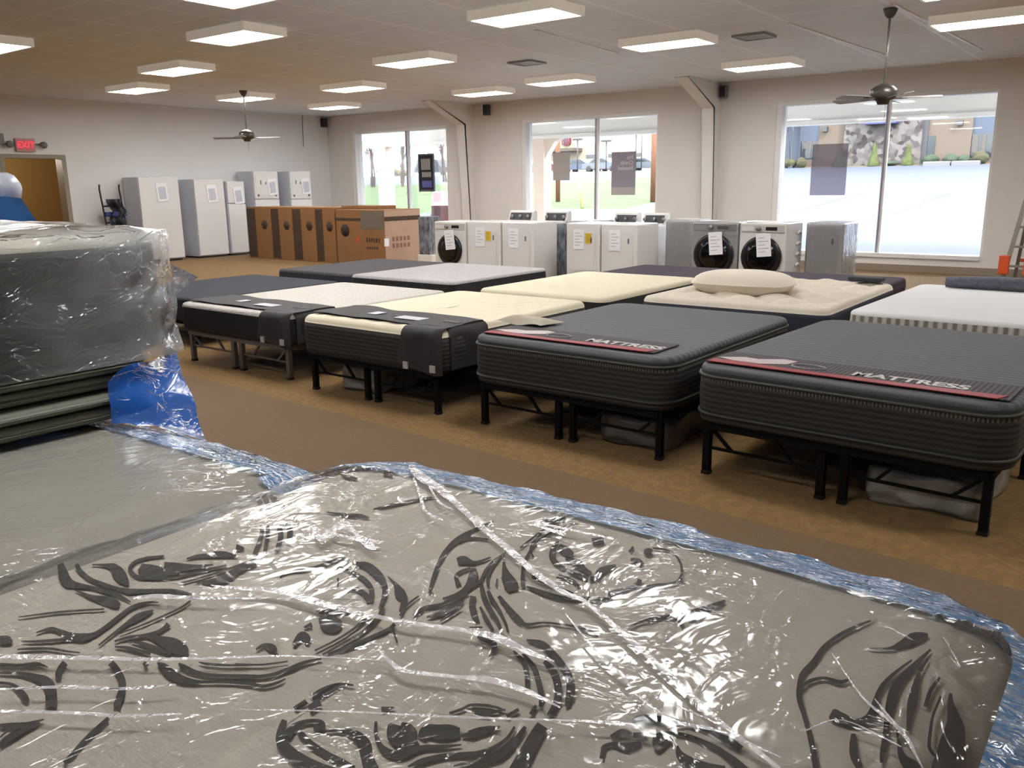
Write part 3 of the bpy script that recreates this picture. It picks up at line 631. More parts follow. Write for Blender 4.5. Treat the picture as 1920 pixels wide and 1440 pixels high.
# second row
bed('mattress', 'low dark navy mattress at the far left, behind the wrapped stack', -9.45, -7.75, 4.9, 6.85, .50, .25, 0, [NAVY, NAVY, NAVY], 'frame under the navy mattress at the far left', R=.1)
bed('mattress', 'dark speckled mattress in the back row near the cartons', -9.75, -8.15, 7.45, 9.4, .50, .25, 0, [DKNIT, NAVY, NAVY], 'frame under the dark speckled mattress', R=.08)
bed('mattress', 'light grey mattress with black sides in the back row, left of the cream one', -8.05, -6.35, 7.25, 9.15, .53, .27, 0, [LGREY, BLACKF, BLACKF], 'frame under the light grey mattress', puff=tufts(.3, .4, .012), R=.08)
bed('mattress', 'cream mattress with diagonal quilting in the back row, left of the pillow', -5.38, -3.90, 6.50, 8.50, .60, .30, 0, [CREAM, BLACKF, BLACKF], 'frame under the cream back-row mattress', puff=tufts(.2, .26, .014), R=.1, er=.045)
bed('mattress', 'tufted ivory mattress with navy sides carrying a white pillow', -3.68, -2.02, 6.75, 8.85, .61, .27, 0, [CREAMT, NAVY, NAVY], 'frame under the tufted ivory mattress', puff=tufts(.42, .5, .06), R=.1, er=.05)
bed('mattress', 'smooth white mattress with ribbed grey sides at the right edge, behind the nearest dark one', -1.78, -.15, 6.50, 8.6, .65, .30, -.03, [WHM, GREYR, GREYR], 'frame under the smooth white mattress', R=.1, er=.03)
# low dark mattresses behind the back row
bed('mattress', 'low plum mattress just showing behind the cream back-row one', -6.0, -4.35, 9.2, 11.1, .44, .2, 0, [PLUM, PLUM, PLUM], 'frame under the plum mattress', R=.08)
bed('mattress', 'low dark mattress just showing behind the tufted ivory one', -4.25, -2.45, 9.35, 11.3, .42, .2, 0, [PLUM, PLUM, PLUM], 'frame under the low dark mattress behind the ivory one', R=.08)
# pillow
def pillow(label, cx, cy, z, w, l, th, rz, m):
    def fn(s):
        def g(u, v):
            x, y = 2*u-1, 2*v-1; e = max(0, (1-x**4))*max(0, (1-y**4)); pin = 1-.10*(abs(x)*abs(y))**2
            return (x*w/2*pin*(1-.05*y*y), y*l/2*pin*(1-.06*x*x), s*th/2*e**.62*(1+.03*math.sin(5*x+2*y)))
        return g
    q = MB().grid(fn(1), 24, 18).grid(fn(-1), 24, 18); o = q.build('pillow', [m], None, (cx, cy, z+th/2), rz); tag(o, label, 'pillow'); 
    MB().tube([fn(0)(u, v) for u, v in [(k/20, 0) for k in range(20)]+[(1, k/20) for k in range(20)]+[(1-k/20, 1) for k in range(20)]+[(0, 1-k/20) for k in range(20)]], .006, 6, closed=True).build('piping', m, o)
    return o
pc = at_z(1385, 540, .66)
pillow('plump white pillow lying on the tufted ivory mattress', pc.x-.02, pc.y+.15, .585, .92, .60, .22, .05, mat('pillow_cotton', srgb(222, 212, 196), .85, bump=.1))
# grey bolster at the head of the white mattress, dark bolster behind tufted one
q = MB().tube([(-1.50, 8.42, .70), (-1.2, 8.42, .705), (-.8, 8.40, .705), (-.3, 8.38, .70)], [.045, .062, .062, .05], 14)
tag(q.build('head_cushion', mat('grey_quilted_band', srgb(92, 92, 104), .85, var=.25, vscale=30)), 'long dark grey quilted cushion across the head of the white mattress', 'cushion')
q = MB().box(-2.42, 8.62, .635, -2.10, 8.80, .68, 0, .025); tag(q.build('folded_blanket', mat('slate_cloth', srgb(58, 58, 66), .85)), 'folded slate cloth on the far right corner of the tufted mattress', 'cloth')
# ---- foot runners draped over B1 and B2
def runner(label, bx0, bx1, zt, ya, yb, drop, rz, cx, cy, wav=.012, group=None, yf=0):
    W2 = bx1-bx0
    def fn(u, v):
        s = u*(W2+drop+.04); y = ya+(yb-ya)*v + wav*math.sin(14*u)*(v)
        e = .012
        if s < W2: x, z = bx0+s, zt+e+.004*math.sin(20*u+6*v)
        else:
            r = .06; k = s-W2
            if k < r*PI/2: t = k/r; x, z = bx1+e-r+r*math.sin(t)+.0, zt+e-r+r*math.cos(t)
            else: x, z = bx1+e+.012*math.sin(7*v+3), zt+e-r-(k-r*PI/2)
        return (x-cx, y-cy, z)
    t = thing('foot_runner', label, 'runner', (cx, cy, 0), rz, group)
    MB().grid(fn, 60, 10).grid(lambda u, v: tuple(Vector(fn(u, v))-Vector((.003, 0, .004))), 60, 10).build('cloth', RUNM, t)
    # corner part hanging over the foot end
    def f2(u, v):
        top = ya+.03-yf; r = .05; Lt = top+drop-.06*(1-u); s = v*Lt; x = bx1-.36+u*.36+.02*(1-u)*math.sin(5*v)
        if s < top-r: yy, z = ya+.03-s, zt+.013
        elif s < top-r+r*PI/2: t = (s-top+r)/r; yy, z = yf+r-(r+.013)*math.sin(t), zt-r+(r+.013)*math.cos(t)
        else: yy, z = yf-.013-.006*math.sin(8*u), zt-r-(s-top+r-r*PI/2)
        if u > .9: yy += (u-.9)**2*6
        return (x-cx, yy-cy, z)
    MB().grid(f2, 20, 26).build('corner_flap', RUNM, t)
    for (u, v, wd, hd) in ((.30, .45, .10, .12), (.52, .35, .26, .12)):
        p = Vector(fn(u, v)); MB().box(p.x-wd/2, p.y-hd/2, p.z+.004, p.x+wd/2, p.y+hd/2, p.z+.006).build('woven_badge', mat('badge_silver', srgb(180, 176, 184), .35), t)
    for (u, v) in ((.40, .5), (.68, .5)):
        q = MB(); p = Vector(fn(u, v))
        for k in range(9): q.box(p.x+k*.018, p.y-.03, p.z+.004, p.x+k*.018+.008, p.y+.03-.02*(k % 2), p.z+.006)
        q.build('woven_lettering', mat('runner_print', srgb(120, 112, 114), .5), t)
    for xx in (bx1-.30, bx1-.04): MB().box(xx-cx-.02, yf-.030-cy, zt-drop+.01, xx-cx+.025, yf-.018-cy, zt-drop+.06).build('white_tag', mat('tag_white', srgb(176, 172, 168), .6), t)
    return t
runner('black runner cloth across the foot of the cream front-row mattress', -5.36, -3.90, .615, 4.42, 4.86, .30, -.01, -4.65, 5.275, wav=.03, yf=4.30)
runner('black runner cloth across the foot of the heather grey leftmost mattress', -7.25, -5.70, .565, 4.52, 4.98, .26, -.01, -6.5, 5.435, yf=4.42)
# ---- banners on the two dark mattresses
def banner(label, cx, cy, rz, zt, x0, x1, y0, y1, words2):
    t = thing('foot_banner', label, 'banner', (cx, cy, zt), rz, None)
    MB().box(x0, y0, .006, x1, y1, .012).build('mesh_cloth', BANN, t)
    MB().prism([(x0+.02, y0-.012), (x1-.05, y0-.012), (x1-.02, y0+.07), (x0+.02+.55, y0+.045), (x0+.02, y0+.07)], 2, .012, .016).build('red_stripe', RED, t)
    # pale swoosh at the left
    MB().prism([(x0+.02, y0+.12), (x0+.14, y0+.2), (x0+.22, y0+.19), (x0+.34, y0+.27), (x0+.42, y0+.25), (x0+.40, y0+.15), (x0+.28, y0+.08), (x0+.12, y0+.08)], 2, .012, .015).build('pale_swoosh', mat('swoosh_pale', srgb(176, 160, 160), .5), t)
    q = MB(); q.tube([(x0+.52+.09*math.cos(k*PI/8), y0+.15+.05*math.sin(k*PI/8), .0135) for k in range(16)], .006, 5, closed=True); q.build('ring_emblem', mat('emblem_grey', srgb(120, 116, 122), .5), t)
    text('lettering', 'MATTRESS', .125, LETT, t, (x0+1.02 if x1-x0 > 1.25 else x0+.9, y0+.135, .0135), (0, 0, 0), .001, scale=(.92, 1, 1), bold=.004)
    return t
banner('dark banner with red stripe and MATTRESS lettering on the middle dark mattress', -2.87, 5.26, -.015, .62, -.70, .60, -.88, -.56, '')
banner('dark banner with red stripe and MATTRESS lettering on the nearest dark mattress', -1.14, 5.175, -.05, .63, -.74, .74, -.92, -.60, '')
p = at_z(985, 601, .64)
tag(MB().grid(lambda u, v: (p.x-.22+.44*u+.05*v, p.y-.12+.22*v, .634+.05*math.sin(PI*u)*math.sin(PI*v)+.01*math.sin(9*u)), 14, 10).build('crumpled_bag', mat('beige_bag', srgb(150, 140, 124), .5)), 'crumpled beige bag at the left end of the middle dark mattress banner', 'bag')
# ---- wrapped bundles below the beds
UND = mat('bundle_plastic_grey', srgb(96, 92, 90), .3, var=.25, vscale=9, bump=.8, bscale=14)
UND2 = mat('bundle_plastic_pale', srgb(150, 146, 140), .25, var=.3, vscale=9, bump=1, bscale=14)
def bundle(label, cx, cy, w, l, h, m, seed):
    def g(u, v):
        a = 2*PI*u; z = v; r = 1-.06*math.sin(5*a+seed)-.10*(v-.5)**2
        return (cx+w/2*r*max(-1, min(1, 1.3*math.cos(a))), cy+l/2*r*max(-1, min(1, 1.3*math.sin(a))), .004+h*z*(1+.06*math.sin(7*a+seed*2)))
    q = MB().grid(g, 60, 8); n = len(q.v); q.v.append((cx, cy, h*.98)); q.v.append((cx, cy, .004))
    for i in range(60): q.f.append((8*61+i, 8*61+i+1, n)); q.f.append((i+1, i, n+1)); q.mi += [0, 0]; q.sm += [True, True]
    return tag(q.build('wrapped_bundle', m), label, 'bundle')
bundle('flat plastic-wrapped bundle lying under the middle dark mattress', -2.50, 4.83, .52, .72, .17, UND, 1)
bundle('pale plastic-wrapped bundle under the nearest dark mattress', -.79, 4.70, .58, .70, .16, UND2, 2.2)
bundle('pale wrapped bundle under the cream front-row mattress', -4.97, 4.85, .42, .66, .2, UND2, 3.1)
tag(MB().box(-2.9, 6.4, .0, -2.0, 7.0, .05).build('dark_box', BLK), 'flat black box on the floor between the two bed rows', 'box') if False else None

for ch in list(FR.children_recursive)+[FR]: bpy.data.objects.remove(ch)
# ================================================================ FOREGROUND WRAPPED MATTRESSES
ZP = .85
CR = {'A': (0, 1040, .25), 'B': (0, 860, .25), 'C': (440, 1080, .25), 'D': (880, 1080, .25), 'E': (760, 900, .25), 'F': (1440, 1080, .25), 'G': (400, 840, .25), 'H': (1120, 840, 1/2.4), 'P': (0, 0, 1)}
STROKES = {
'A': [[(450,60,40),(470,130,70),(500,200,80),(560,225,50),(680,245,25),(800,275,30),(900,310,25),(980,355,8)],
[(575,70,30),(600,120,35),(680,185,30),(800,230,28),(900,260,28),(980,275,40),(1100,272,30),(1300,270,25),(1440,300,15)],
[(560,265,8),(680,315,30),(780,340,60),(850,360,70),(900,385,30)],[(690,75,8),(780,78,20),(850,95,60),(890,140,90),(930,190,70),(965,225,20)],
[(1230,10,15),(1100,25,20),(1010,55,22),(975,110,28),(1030,165,25),(1120,175,20)],[(1050,90,60),(1100,120,100),(1180,130,90),(1270,130,60),(1350,130,30)],
[(1230,85,60),(1320,90,60),(1400,95,50),(1480,90,30),(1600,75,10)],[(1120,180,14),(1300,170,16),(1480,130,18),(1700,80,14)],[(1350,215,12),(1550,160,14),(1760,90,14),(1920,30,12)],
[(1470,215,14),(1600,200,40),(1700,180,50),(1800,120,30),(1920,70,20)],[(1400,30,10),(1480,12,25),(1600,5,30),(1770,15,8)],[(140,468,8),(400,435,16),(600,418,14),(780,408,12)],
[(270,585,8),(380,555,25),(450,575,30),(540,610,50),(620,620,60),(720,590,30),(850,500,30),(980,400,28),(1100,360,20),(1190,358,8)],[(160,650,10),(300,650,20),(480,635,22),(600,625,30)],
[(740,680,12),(840,600,16),(950,520,30),(1030,470,50),(1110,435,35),(1150,415,8)],[(900,590,8),(1060,530,12),(1200,470,14),(1350,400,14),(1430,345,16)],
[(860,650,14),(960,620,22),(1080,605,22),(1180,580,26),(1240,545,30),(1265,520,40)],[(960,640,10),(1100,610,20),(1200,640,60),(1300,680,110),(1380,720,80),(1405,745,10)],
[(980,650,10),(1060,665,26),(1160,700,36),(1280,745,20)],[(860,690,10),(960,700,25),(1060,725,25),(1130,745,20)],[(130,710,12),(260,705,22),(380,705,18),(500,725,16),(600,735,10)],
[(0,825,28),(150,830,24),(280,820,28),(360,845,8)],[(0,885,20),(140,890,25),(260,915,45),(340,950,75),(375,1000,85),(385,1060,85),(385,1140,90)],
[(0,960,20),(90,975,25),(150,1020,40),(190,1070,45),(210,1105,25)],[(490,810,50),(450,860,45),(440,900,50),(440,935,35)],[(830,810,50),(880,870,50),(915,950,55),(910,1040,55),(885,1110,55),(875,1145,50)],
[(815,1225,28),(720,1310,32),(640,1385,30),(590,1440,30),(540,1500,30),(480,1560,28)],[(1180,810,12),(1230,845,60),(1300,905,70),(1400,945,50),(1520,955,22),(1700,955,22),(1920,970,26)],
[(1340,815,14),(1380,845,40),(1480,885,30),(1600,905,26),(1920,912,26)],[(1490,805,8),(1560,820,20),(1750,830,16),(1920,825,14)],[(1080,810,30),(1105,840,36)],
[(0,1280,25),(100,1280,40),(200,1270,30),(330,1235,10)],[(0,1370,14),(80,1310,16),(200,1290,10)],[(-60,1470,30),(0,1425,30),(100,1360,40),(200,1305,30),(300,1260,10)],[(0,640,60),(60,640,60),(90,660,20)]],
'G': [[(310,350,35),(345,400,38),(370,460,30)],[(370,340,35),(395,390,40),(420,450,30)],[(430,350,40),(470,400,45),(540,450,20)],[(355,580,25),(365,640,28),(330,740,30),(305,800,25)],
[(405,580,25),(410,640,30),(395,720,30),(385,800,28)],[(490,580,35),(505,640,40),(500,700,40),(470,780,25)],[(555,560,40),(575,620,42),(570,680,40),(555,720,30)],
[(0,990,14),(100,960,50),(200,900,40),(300,850,25),(370,830,12)],[(500,975,14),(560,925,22),(660,915,22),(760,895,20),(860,860,20),(960,830,22),(1020,850,25)],
[(850,945,35),(880,905,20),(930,900,14),(940,930,10)],[(940,890,12),(1040,930,22),(1130,985,35),(1185,1060,38),(1180,1150,35)],[(1070,865,30),(1160,890,60),(1240,960,65),(1285,1040,45),(1280,1120,35),(1245,1210,20)],
[(1310,965,8),(1370,1030,35),(1400,1090,80),(1430,1140,50),(1400,1230,20)],[(1620,1080,14),(1650,960,20),(1720,800,25),(1800,720,24),(1920,640,20)],[(1200,460,10),(1300,435,22),(1400,415,22),(1520,390,18),(1640,370,12)],
[(935,975,14),(935,1040,10)],[(1000,1060,12),(1080,1060,30),(1150,1110,40),(1170,1160,30)],[(850,480,8),(980,500,22),(1100,510,30),(1170,525,12)],[(170,745,50),(230,755,20)],
[(510,285,40),(560,280,40)],[(610,250,40),(630,290,30)],[(950,190,12),(1000,215,30),(1080,230,14)],[(1280,180,60),(1350,190,60)],[(0,780,10),(80,790,30),(170,810,20)]],
'C': [[(610,270,20),(700,270,40),(800,250,45),(860,270,30)],[(650,300,60),(700,345,140),(760,350,130),(795,330,30)],[(520,385,14),(580,365,40)],[(440,520,30),(500,450,60),(540,470,60),(540,510,20)],
[(160,550,14),(220,520,30),(280,540,60),(300,570,40)],[(600,560,14),(760,480,16),(900,390,18),(1010,290,28)],[(660,590,14),(820,500,18),(960,420,25),(1060,330,30),(1120,240,25)],
[(700,585,18),(860,530,30),(1000,470,28),(1150,400,25),(1200,360,30)],[(1180,380,20),(1220,500,10)],[(1240,300,16),(1290,220,18),(1380,150,10)],[(1340,300,25),(1420,240,25),(1560,210,22),(1680,160,16),(1760,130,10)],
[(1440,310,14),(1560,270,45),(1680,210,30),(1720,180,14)],[(1540,340,10),(1620,290,18),(1700,240,10)],[(0,660,12),(200,665,14),(400,640,10)],[(0,750,25),(150,755,26),(280,740,26),(400,700,30),(520,650,26),(650,620,14)],
[(0,800,16),(120,810,20),(220,825,24),(320,800,20),(380,770,10)],[(890,820,14),(800,810,20),(720,840,50),(640,880,60),(580,910,40)],[(540,940,40),(450,1000,40)],[(640,945,60),(560,1000,60)],
[(375,1080,40),(350,1160,60),(350,1240,80),(400,1310,90),(500,1380,90),(640,1430,60),(800,1480,50)],[(390,1200,60),(450,1130,50),(540,1090,30),(640,1090,30),(650,1130,60),(590,1140,50)],
[(480,1160,40),(560,1250,50),(680,1330,45),(800,1390,45),(900,1440,30)],[(680,1165,10),(800,1160,30),(900,1190,70),(970,1260,100),(990,1350,90),(1020,1440,110),(1040,1500,120)],
[(1060,1090,20),(1060,1180,30),(1090,1270,40),(1160,1330,60),(1260,1340,60),(1400,1290,40),(1560,1280,30),(1700,1265,10)],[(1160,1110,30),(1210,1180,160),(1280,1200,190),(1320,1250,120),(1380,1290,40)],
[(1400,1220,60),(1440,1160,90),(1520,1170,110),(1620,1170,110),(1690,1170,60)],[(1700,1200,20),(1800,1180,50),(1920,1140,40)],[(1300,1430,14),(1400,1390,40),(1560,1350,35),(1760,1335,35),(1920,1320,30)],
[(1640,1425,10),(1760,1400,25),(1920,1390,16)],[(1610,1030,20),(1700,1000,20),(1780,965,18),(1920,970,14)],[(1800,1010,16),(1860,1030,35),(1920,1040,30)],[(1100,1000,40),(1150,995,30),(1200,985,8)]],
'D': [[(330,560,14),(400,640,35),(430,720,38),(435,840,30)],[(400,580,20),(480,680,40),(515,780,42),(540,900,40),(530,980,20)],[(560,640,30),(620,700,55),(660,800,58),(665,900,55),(640,980,50),(600,1050,45)],
[(430,480,14),(540,510,50),(620,580,55),(700,680,60),(750,770,60),(760,860,65),(740,940,45),(720,980,12)],[(0,970,14),(100,970,18),(200,985,20),(270,1010,8)],[(20,1010,30),(100,1030,40),(180,1020,25),(270,1000,10)],
[(370,1000,25),(280,1055,30)],[(500,970,25),(460,1040,30)],[(0,1190,60),(100,1160,60),(230,1130,14)],[(340,1130,18),(280,1220,25),(160,1300,35),(0,1340,25)],[(420,1130,25),(340,1240,45),(230,1350,50),(100,1390,35),(0,1410,25)],
[(550,1120,90),(500,1200,100),(440,1310,110),(370,1440,120),(340,1500,120)],[(30,150,40),(20,220,45),(40,300,50),(60,340,30)],[(90,60,25),(110,160,40),(160,260,38),(210,340,30),(240,420,20)],
[(140,110,25),(170,180,35),(220,250,25),(270,350,20),(290,420,16)],[(80,230,14),(120,310,30),(180,410,20)],[(220,150,25),(290,240,40),(370,330,50),(430,365,25),(560,350,16),(740,370,16),(880,400,22),(965,455,12)],
[(0,385,10),(100,385,14)],[(60,455,20),(150,490,40),(190,520,40),(170,580,25),(145,605,8)],[(1190,385,10),(1300,340,22),(1440,310,28),(1600,300,40),(1700,290,90),(1780,250,60),(1920,185,20)],[(1560,320,20),(1600,370,30)],
[(430,75,14),(540,120,30),(700,165,35),(900,170,28),(1040,170,26),(1060,120,20),(1180,95,25),(1260,60,30),(1280,25,35)],[(470,10,16),(600,60,20),(780,130,14)],[(650,10,12),(760,30,24),(820,75,25)],
[(1040,170,10),(1200,105,16),(1400,65,14),(1540,50,16),(1590,10,30)],[(250,0,30),(290,50,80),(330,90,90)],[(400,0,30),(400,80,26)],[(1220,1090,30),(1300,1065,50),(1460,1075,40)],[(1060,1210,30),(1150,1170,50),(1220,1180,10)],
[(1230,1195,40),(1330,1190,40)],[(990,1370,30),(1000,1320,30),(1010,1280,30),(1080,1260,30),(1180,1280,60),(1290,1255,30)],
[(1520,1215,40),(1460,1260,40),(1410,1290,50),(1395,1230,40),(1420,1190,30),(1560,1180,24),(1700,1220,30),(1850,1290,40),(1920,1340,50),(2000,1400,60),(2080,1470,60)],[(1490,1150,10),(1600,1120,16),(1760,1150,30),(1920,1220,60),(2040,1300,50)],
[(1560,1270,10),(1580,1340,60),(1650,1400,90),(1780,1430,60),(1920,1440,30)]],
'E': [[(180,850,16),(210,740,25),(280,570,30),(380,450,30),(520,370,20),(660,310,12)],[(400,470,10),(480,435,16),(620,445,12)],[(390,610,50),(440,600,60),(520,620,25),(640,580,12)],
[(510,660,30),(510,720,70),(470,800,50),(400,860,40),(280,890,14)],[(490,660,14),(430,680,20),(380,720,25),(400,790,40)],[(460,830,16),(560,760,22),(600,680,20),(660,610,18),(760,540,10)],[(620,800,20),(620,720,22),(660,640,20),(720,570,16)],
[(740,560,12),(740,640,24),(760,720,70),(800,790,90),(810,830,50)],[(880,790,24),(880,700,25),(900,600,20),(980,470,14),(1100,390,14),(1280,320,16)],[(680,800,12),(690,740,10)],[(950,690,35),(980,740,20),(1100,790,22),(1200,830,14)],
[(860,510,12),(960,430,14),(1060,360,14),(1200,290,14)],[(1150,460,12),(1110,520,45),(1110,600,45),(1200,670,28),(1320,720,35),(1420,740,40),(1470,680,50),(1580,640,20)],[(1150,500,50),(1200,530,70),(1260,560,30)],
[(1200,590,14),(1290,630,70),(1340,670,40),(1400,695,10)],[(1010,320,25),(1100,300,30),(1200,270,25)],[(1440,430,90),(1450,490,80)],[(1680,540,20),(1710,500,14)],[(1790,538,30),(1820,540,60),(1855,545,40)],[(1690,600,30),(1750,610,40),(1780,650,40)],
[(1150,710,14),(1250,750,25),(1300,800,20)],[(1020,400,16),(940,500,14),(960,580,14)]],
'H': [[(250,450,6),(330,465,8),(375,520,10),(375,580,10),(340,605,8),(200,640,8)]],
'F': [[(770,335,12),(660,380,24),(540,440,28),(420,530,30),(340,640,35),(260,730,35),(235,820,35),(235,920,40),(270,1040,35),(310,1180,38),(340,1320,42),(360,1440,42),(370,1500,42)],
[(240,850,20),(310,790,28),(420,765,22),(540,795,30),(620,770,14)],[(740,540,8),(900,545,20),(1000,510,50),(1080,470,80),(1150,450,60),(1200,440,20)],
[(1080,630,14),(960,720,25),(860,820,35),(810,920,35),(790,1010,60),(750,1080,80),(660,1100,60),(560,1070,80),(490,1040,90),(470,1030,60)],
[(1220,550,14),(1120,650,40),(1020,750,55),(950,850,70),(920,960,70),(895,1080,45),(880,1200,40),(860,1320,40),(850,1400,20)],[(1200,620,12),(1130,740,30),(1100,860,60),(1080,960,70),(1060,1060,40),(1050,1160,25)],
[(1290,760,20),(1220,860,30),(1180,980,30)],[(1300,900,20),(1240,1040,20),(1220,1150,25),(1210,1280,25),(1250,1350,20)],[(1370,880,20),(1370,960,50),(1390,1050,90),(1400,1150,150),(1380,1280,200),(1360,1440,260),(1350,1520,260)],
[(640,1180,30),(640,1280,60),(650,1360,60),(690,1440,50)],[(970,1150,16),(980,1250,25),(1010,1360,60),(1080,1440,120),(1100,1500,120)]]}
# patterned mattress body
PX0, PX1, PY1, PY0 = -1.765, -.085, 1.64, -.50
PCX, PCY = (PX0+PX1)/2, (PY0+PY1)/2
KNIT = mat('cream_jacquard_knit', srgb(188, 180, 166), .85, bump=.35, bscale=45, var=.04, vscale=60, stretch=(1, 2.5, 1))
INKW = mat('charcoal_woven_swirl', srgb(56, 53, 51), .9, var=.08, vscale=90)
SIDEB = mat('blue_gusset', srgb(62, 100, 150), .6, bump=.2)
def pz(x, y):
    """height of the patterned top: softly crowned and rolled over at the rim"""
    dx = min(x-PX0, PX1-x); dy = PY1-y; r = .16
    e = 0
    for d_ in (dx, dy):
        if d_ < r: e += (1-max(d_, 0)/r)**2.2*.022
    # soften the far corners
    return ZP - e + .006*math.sin(3.1*x+1)*math.sin(2.7*y) + .004*noise.noise(Vector((x*5, y*5, 0)))
def hit(px, py, dz=.0):
    z = ZP
    for _ in range(4):
        p = at_z(px, py, z); z = pz(min(max(p.x, PX0), PX1), min(p.y, PY1))+dz
    p = at_z(px, py, z); return p
def patt_puff(x, y): return pz(x+PCX, y+PCY)-ZP+.024
q = mattress('patterned_mattress', 'foreground cream mattress with charcoal swirl pattern, sealed in clear plastic', PCX, PCY, 0, PX1-PX0, PY1-PY0, ZP-.024, .30, [KNIT, SIDEB, SIDEB], patt_puff, R=.20, er=.04, cat='mattress')
PM = q
def spline(P, sub=6):
    out = []; n = len(P)
    for i in range(n-1):
        p0, p1, p2, p3 = P[max(i-1, 0)], P[i], P[i+1], P[min(i+2, n-1)]
        for k in range(sub):
            t = k/sub; out.append(tuple(.5*((2*p1[c])+(-p0[c]+p2[c])*t+(2*p0[c]-5*p1[c]+4*p2[c]-p3[c])*t*t+(-p0[c]+3*p1[c]-3*p2[c]+p3[c])*t**3) for c in range(3)))
    out.append(P[-1]); return out
def ribbon(mb, P, dz, lay, mi=0):
    S = spline(P); V = []
    for i, (x, y, w) in enumerate(S):
        a = S[max(i-1, 0)]; b = S[min(i+1, len(S)-1)]; dx, dy = b[0]-a[0], b[1]-a[1]; L_ = math.hypot(dx, dy) or 1; nx, ny = -dy/L_, dx/L_
        w = max(w, .6)
        for s in (-.5, -.33, -.17, 0, .17, .33, .5):
            p = hit(x+nx*w*s, y+ny*w*s, dz)
            hx_, hy_ = (PX1-PX0)/2-.022, (PY1-PY0)/2-.04; r_ = .14; qx, qy = abs(p.x-PCX)-hx_+r_, abs(p.y-PCY)-hy_+r_
            if p.y > PCY and qx > 0 and qy > 0:
                m_ = math.hypot(qx, qy)
                if m_ > r_: p.x = PCX+math.copysign(hx_-r_+qx*r_/m_, p.x-PCX); p.y = PCY+hy_-r_+qy*r_/m_
            p.x = max(PCX-hx_, min(PCX+hx_, p.x)); p.y = min(PCY+hy_, p.y); p.z = pz(p.x, p.y)+dz
            V.append(p-Vector((PCX, PCY, 0)))
    n = len(S); mb.add(V, [(7*i+j, 7*i+j+1, 7*i+j+8, 7*i+j+7) for i in range(n-1) for j in range(6)], mi, True)
sw = MB()
k = 0
for key, L_ in STROKES.items():
    ox, oy, s = CR[key]
    for P in L_:
        ribbon(sw, [(ox+x*s, oy+y*s, w*s*1.02+.2) for x, y, w in P], .0048+.00003*(k % 40), 0); k += 1
sw.build('woven_swirls', INKW, PM)
# ---- clear wrap over the patterned mattress, with a blue margin at the rim
CLEAR = film_mat('clear_polythene', srgb(214, 212, 206), gloss=.15, milky=.03, rough=.10, bump=.30, bscale=5, stretch=(1.6, 1, 1))
BLUEW = film_mat('blue_polythene', srgb(96, 140, 185), gloss=.35, milky=.62, rough=.14, bump=.8, bscale=12, stretch=(1, 2.2, 1), tr=(.7, .85, 1, 1))
MILK = film_mat('folded_polythene', srgb(232, 230, 236), gloss=.5, milky=.5, rough=.1, bump=.4, bscale=20)
def rim(x, y, x0, x1, y1): return min(x-x0, x1-x, y1-y)
def wrap_sheet(name, parent, x0, x1, y0, y1, zf, ox, oy, ext, drop, R, bluew, res=90, amp=.006, sides=(1, 1), seed=0, bluex=True):
    """top sheet + flaring skirt on far side and both flanks"""
    q = MB(); P = []; nu = res
    prof = []
    # parametrise from centre line outwards: scaled outline rings
    ringd = [0.0]; n_in = 46; dm = min(x1-x0, y1-y0)/2
    rings = []
    for k in range(n_in): rings.append((dm*(1-k/(n_in-1)), 0))
    for k in range(1, 5): rings.append((-ext*k/4, 0.006*k/4+.02*(k/4)**2))
    for k in range(1, 7): rings.append((-ext-.03*k/6-.015*math.sin(k*2.1+seed), .026+drop*k/6))
    V = []; n = 0
    cx, cy = (x0+x1)/2, (y0+y1)/2
    for (ins, dn) in rings:
        O = outline((x1-x0)-2*ins, (y1-y0)-2*ins, max(R-ins, .012), 46, 8); n = len(O)
        for (x, y) in O:
            X, Y = x+cx, y+cy; xi, yi = min(max(X, x0+.01), x1-.01), min(Y, y1-.01)
            wr = noise.noise(Vector((X*2.2+seed, Y*5, 1)))*.6+abs(noise.noise(Vector((X*7, Y*9+seed, 3))))*.6
            z = zf(xi, yi)+.010+amp*wr - dn
            if ins < 0: 
                f = 1+.25*noise.noise(Vector((X*6, Y*6, seed))); X += (X-xi)*(f-1); Y += (Y-yi)*(f-1); z += .012*noise.noise(Vector((X*14, Y*14, seed)))
            V.append((X-ox, Y-oy, z))
    fs = []; ms = []
    for i in range(len(rings)-1):
        for j in range(n):
            a = V[i*n+j]; mi = 1 if (y1-(a[1]+oy) < bluew and a[1]+oy > cy) or (bluex and rings[i+1][0] < .012 and a[0]+ox > cx) else 0; fs.append((i*n+j, i*n+(j+1) % n, (i+1)*n+(j+1) % n, (i+1)*n+j)); ms.append(mi)
    q.v = V; q.f = fs; q.mi = ms; q.sm = [True]*len(fs)
    return q.build(name, [CLEAR, BLUEW], parent)
wrap_sheet('plastic_wrap', PM, PX0, PX1, PY0, PY1, pz, PCX, PCY, .05, .26, .20, .13, amp=.003, seed=1.3)
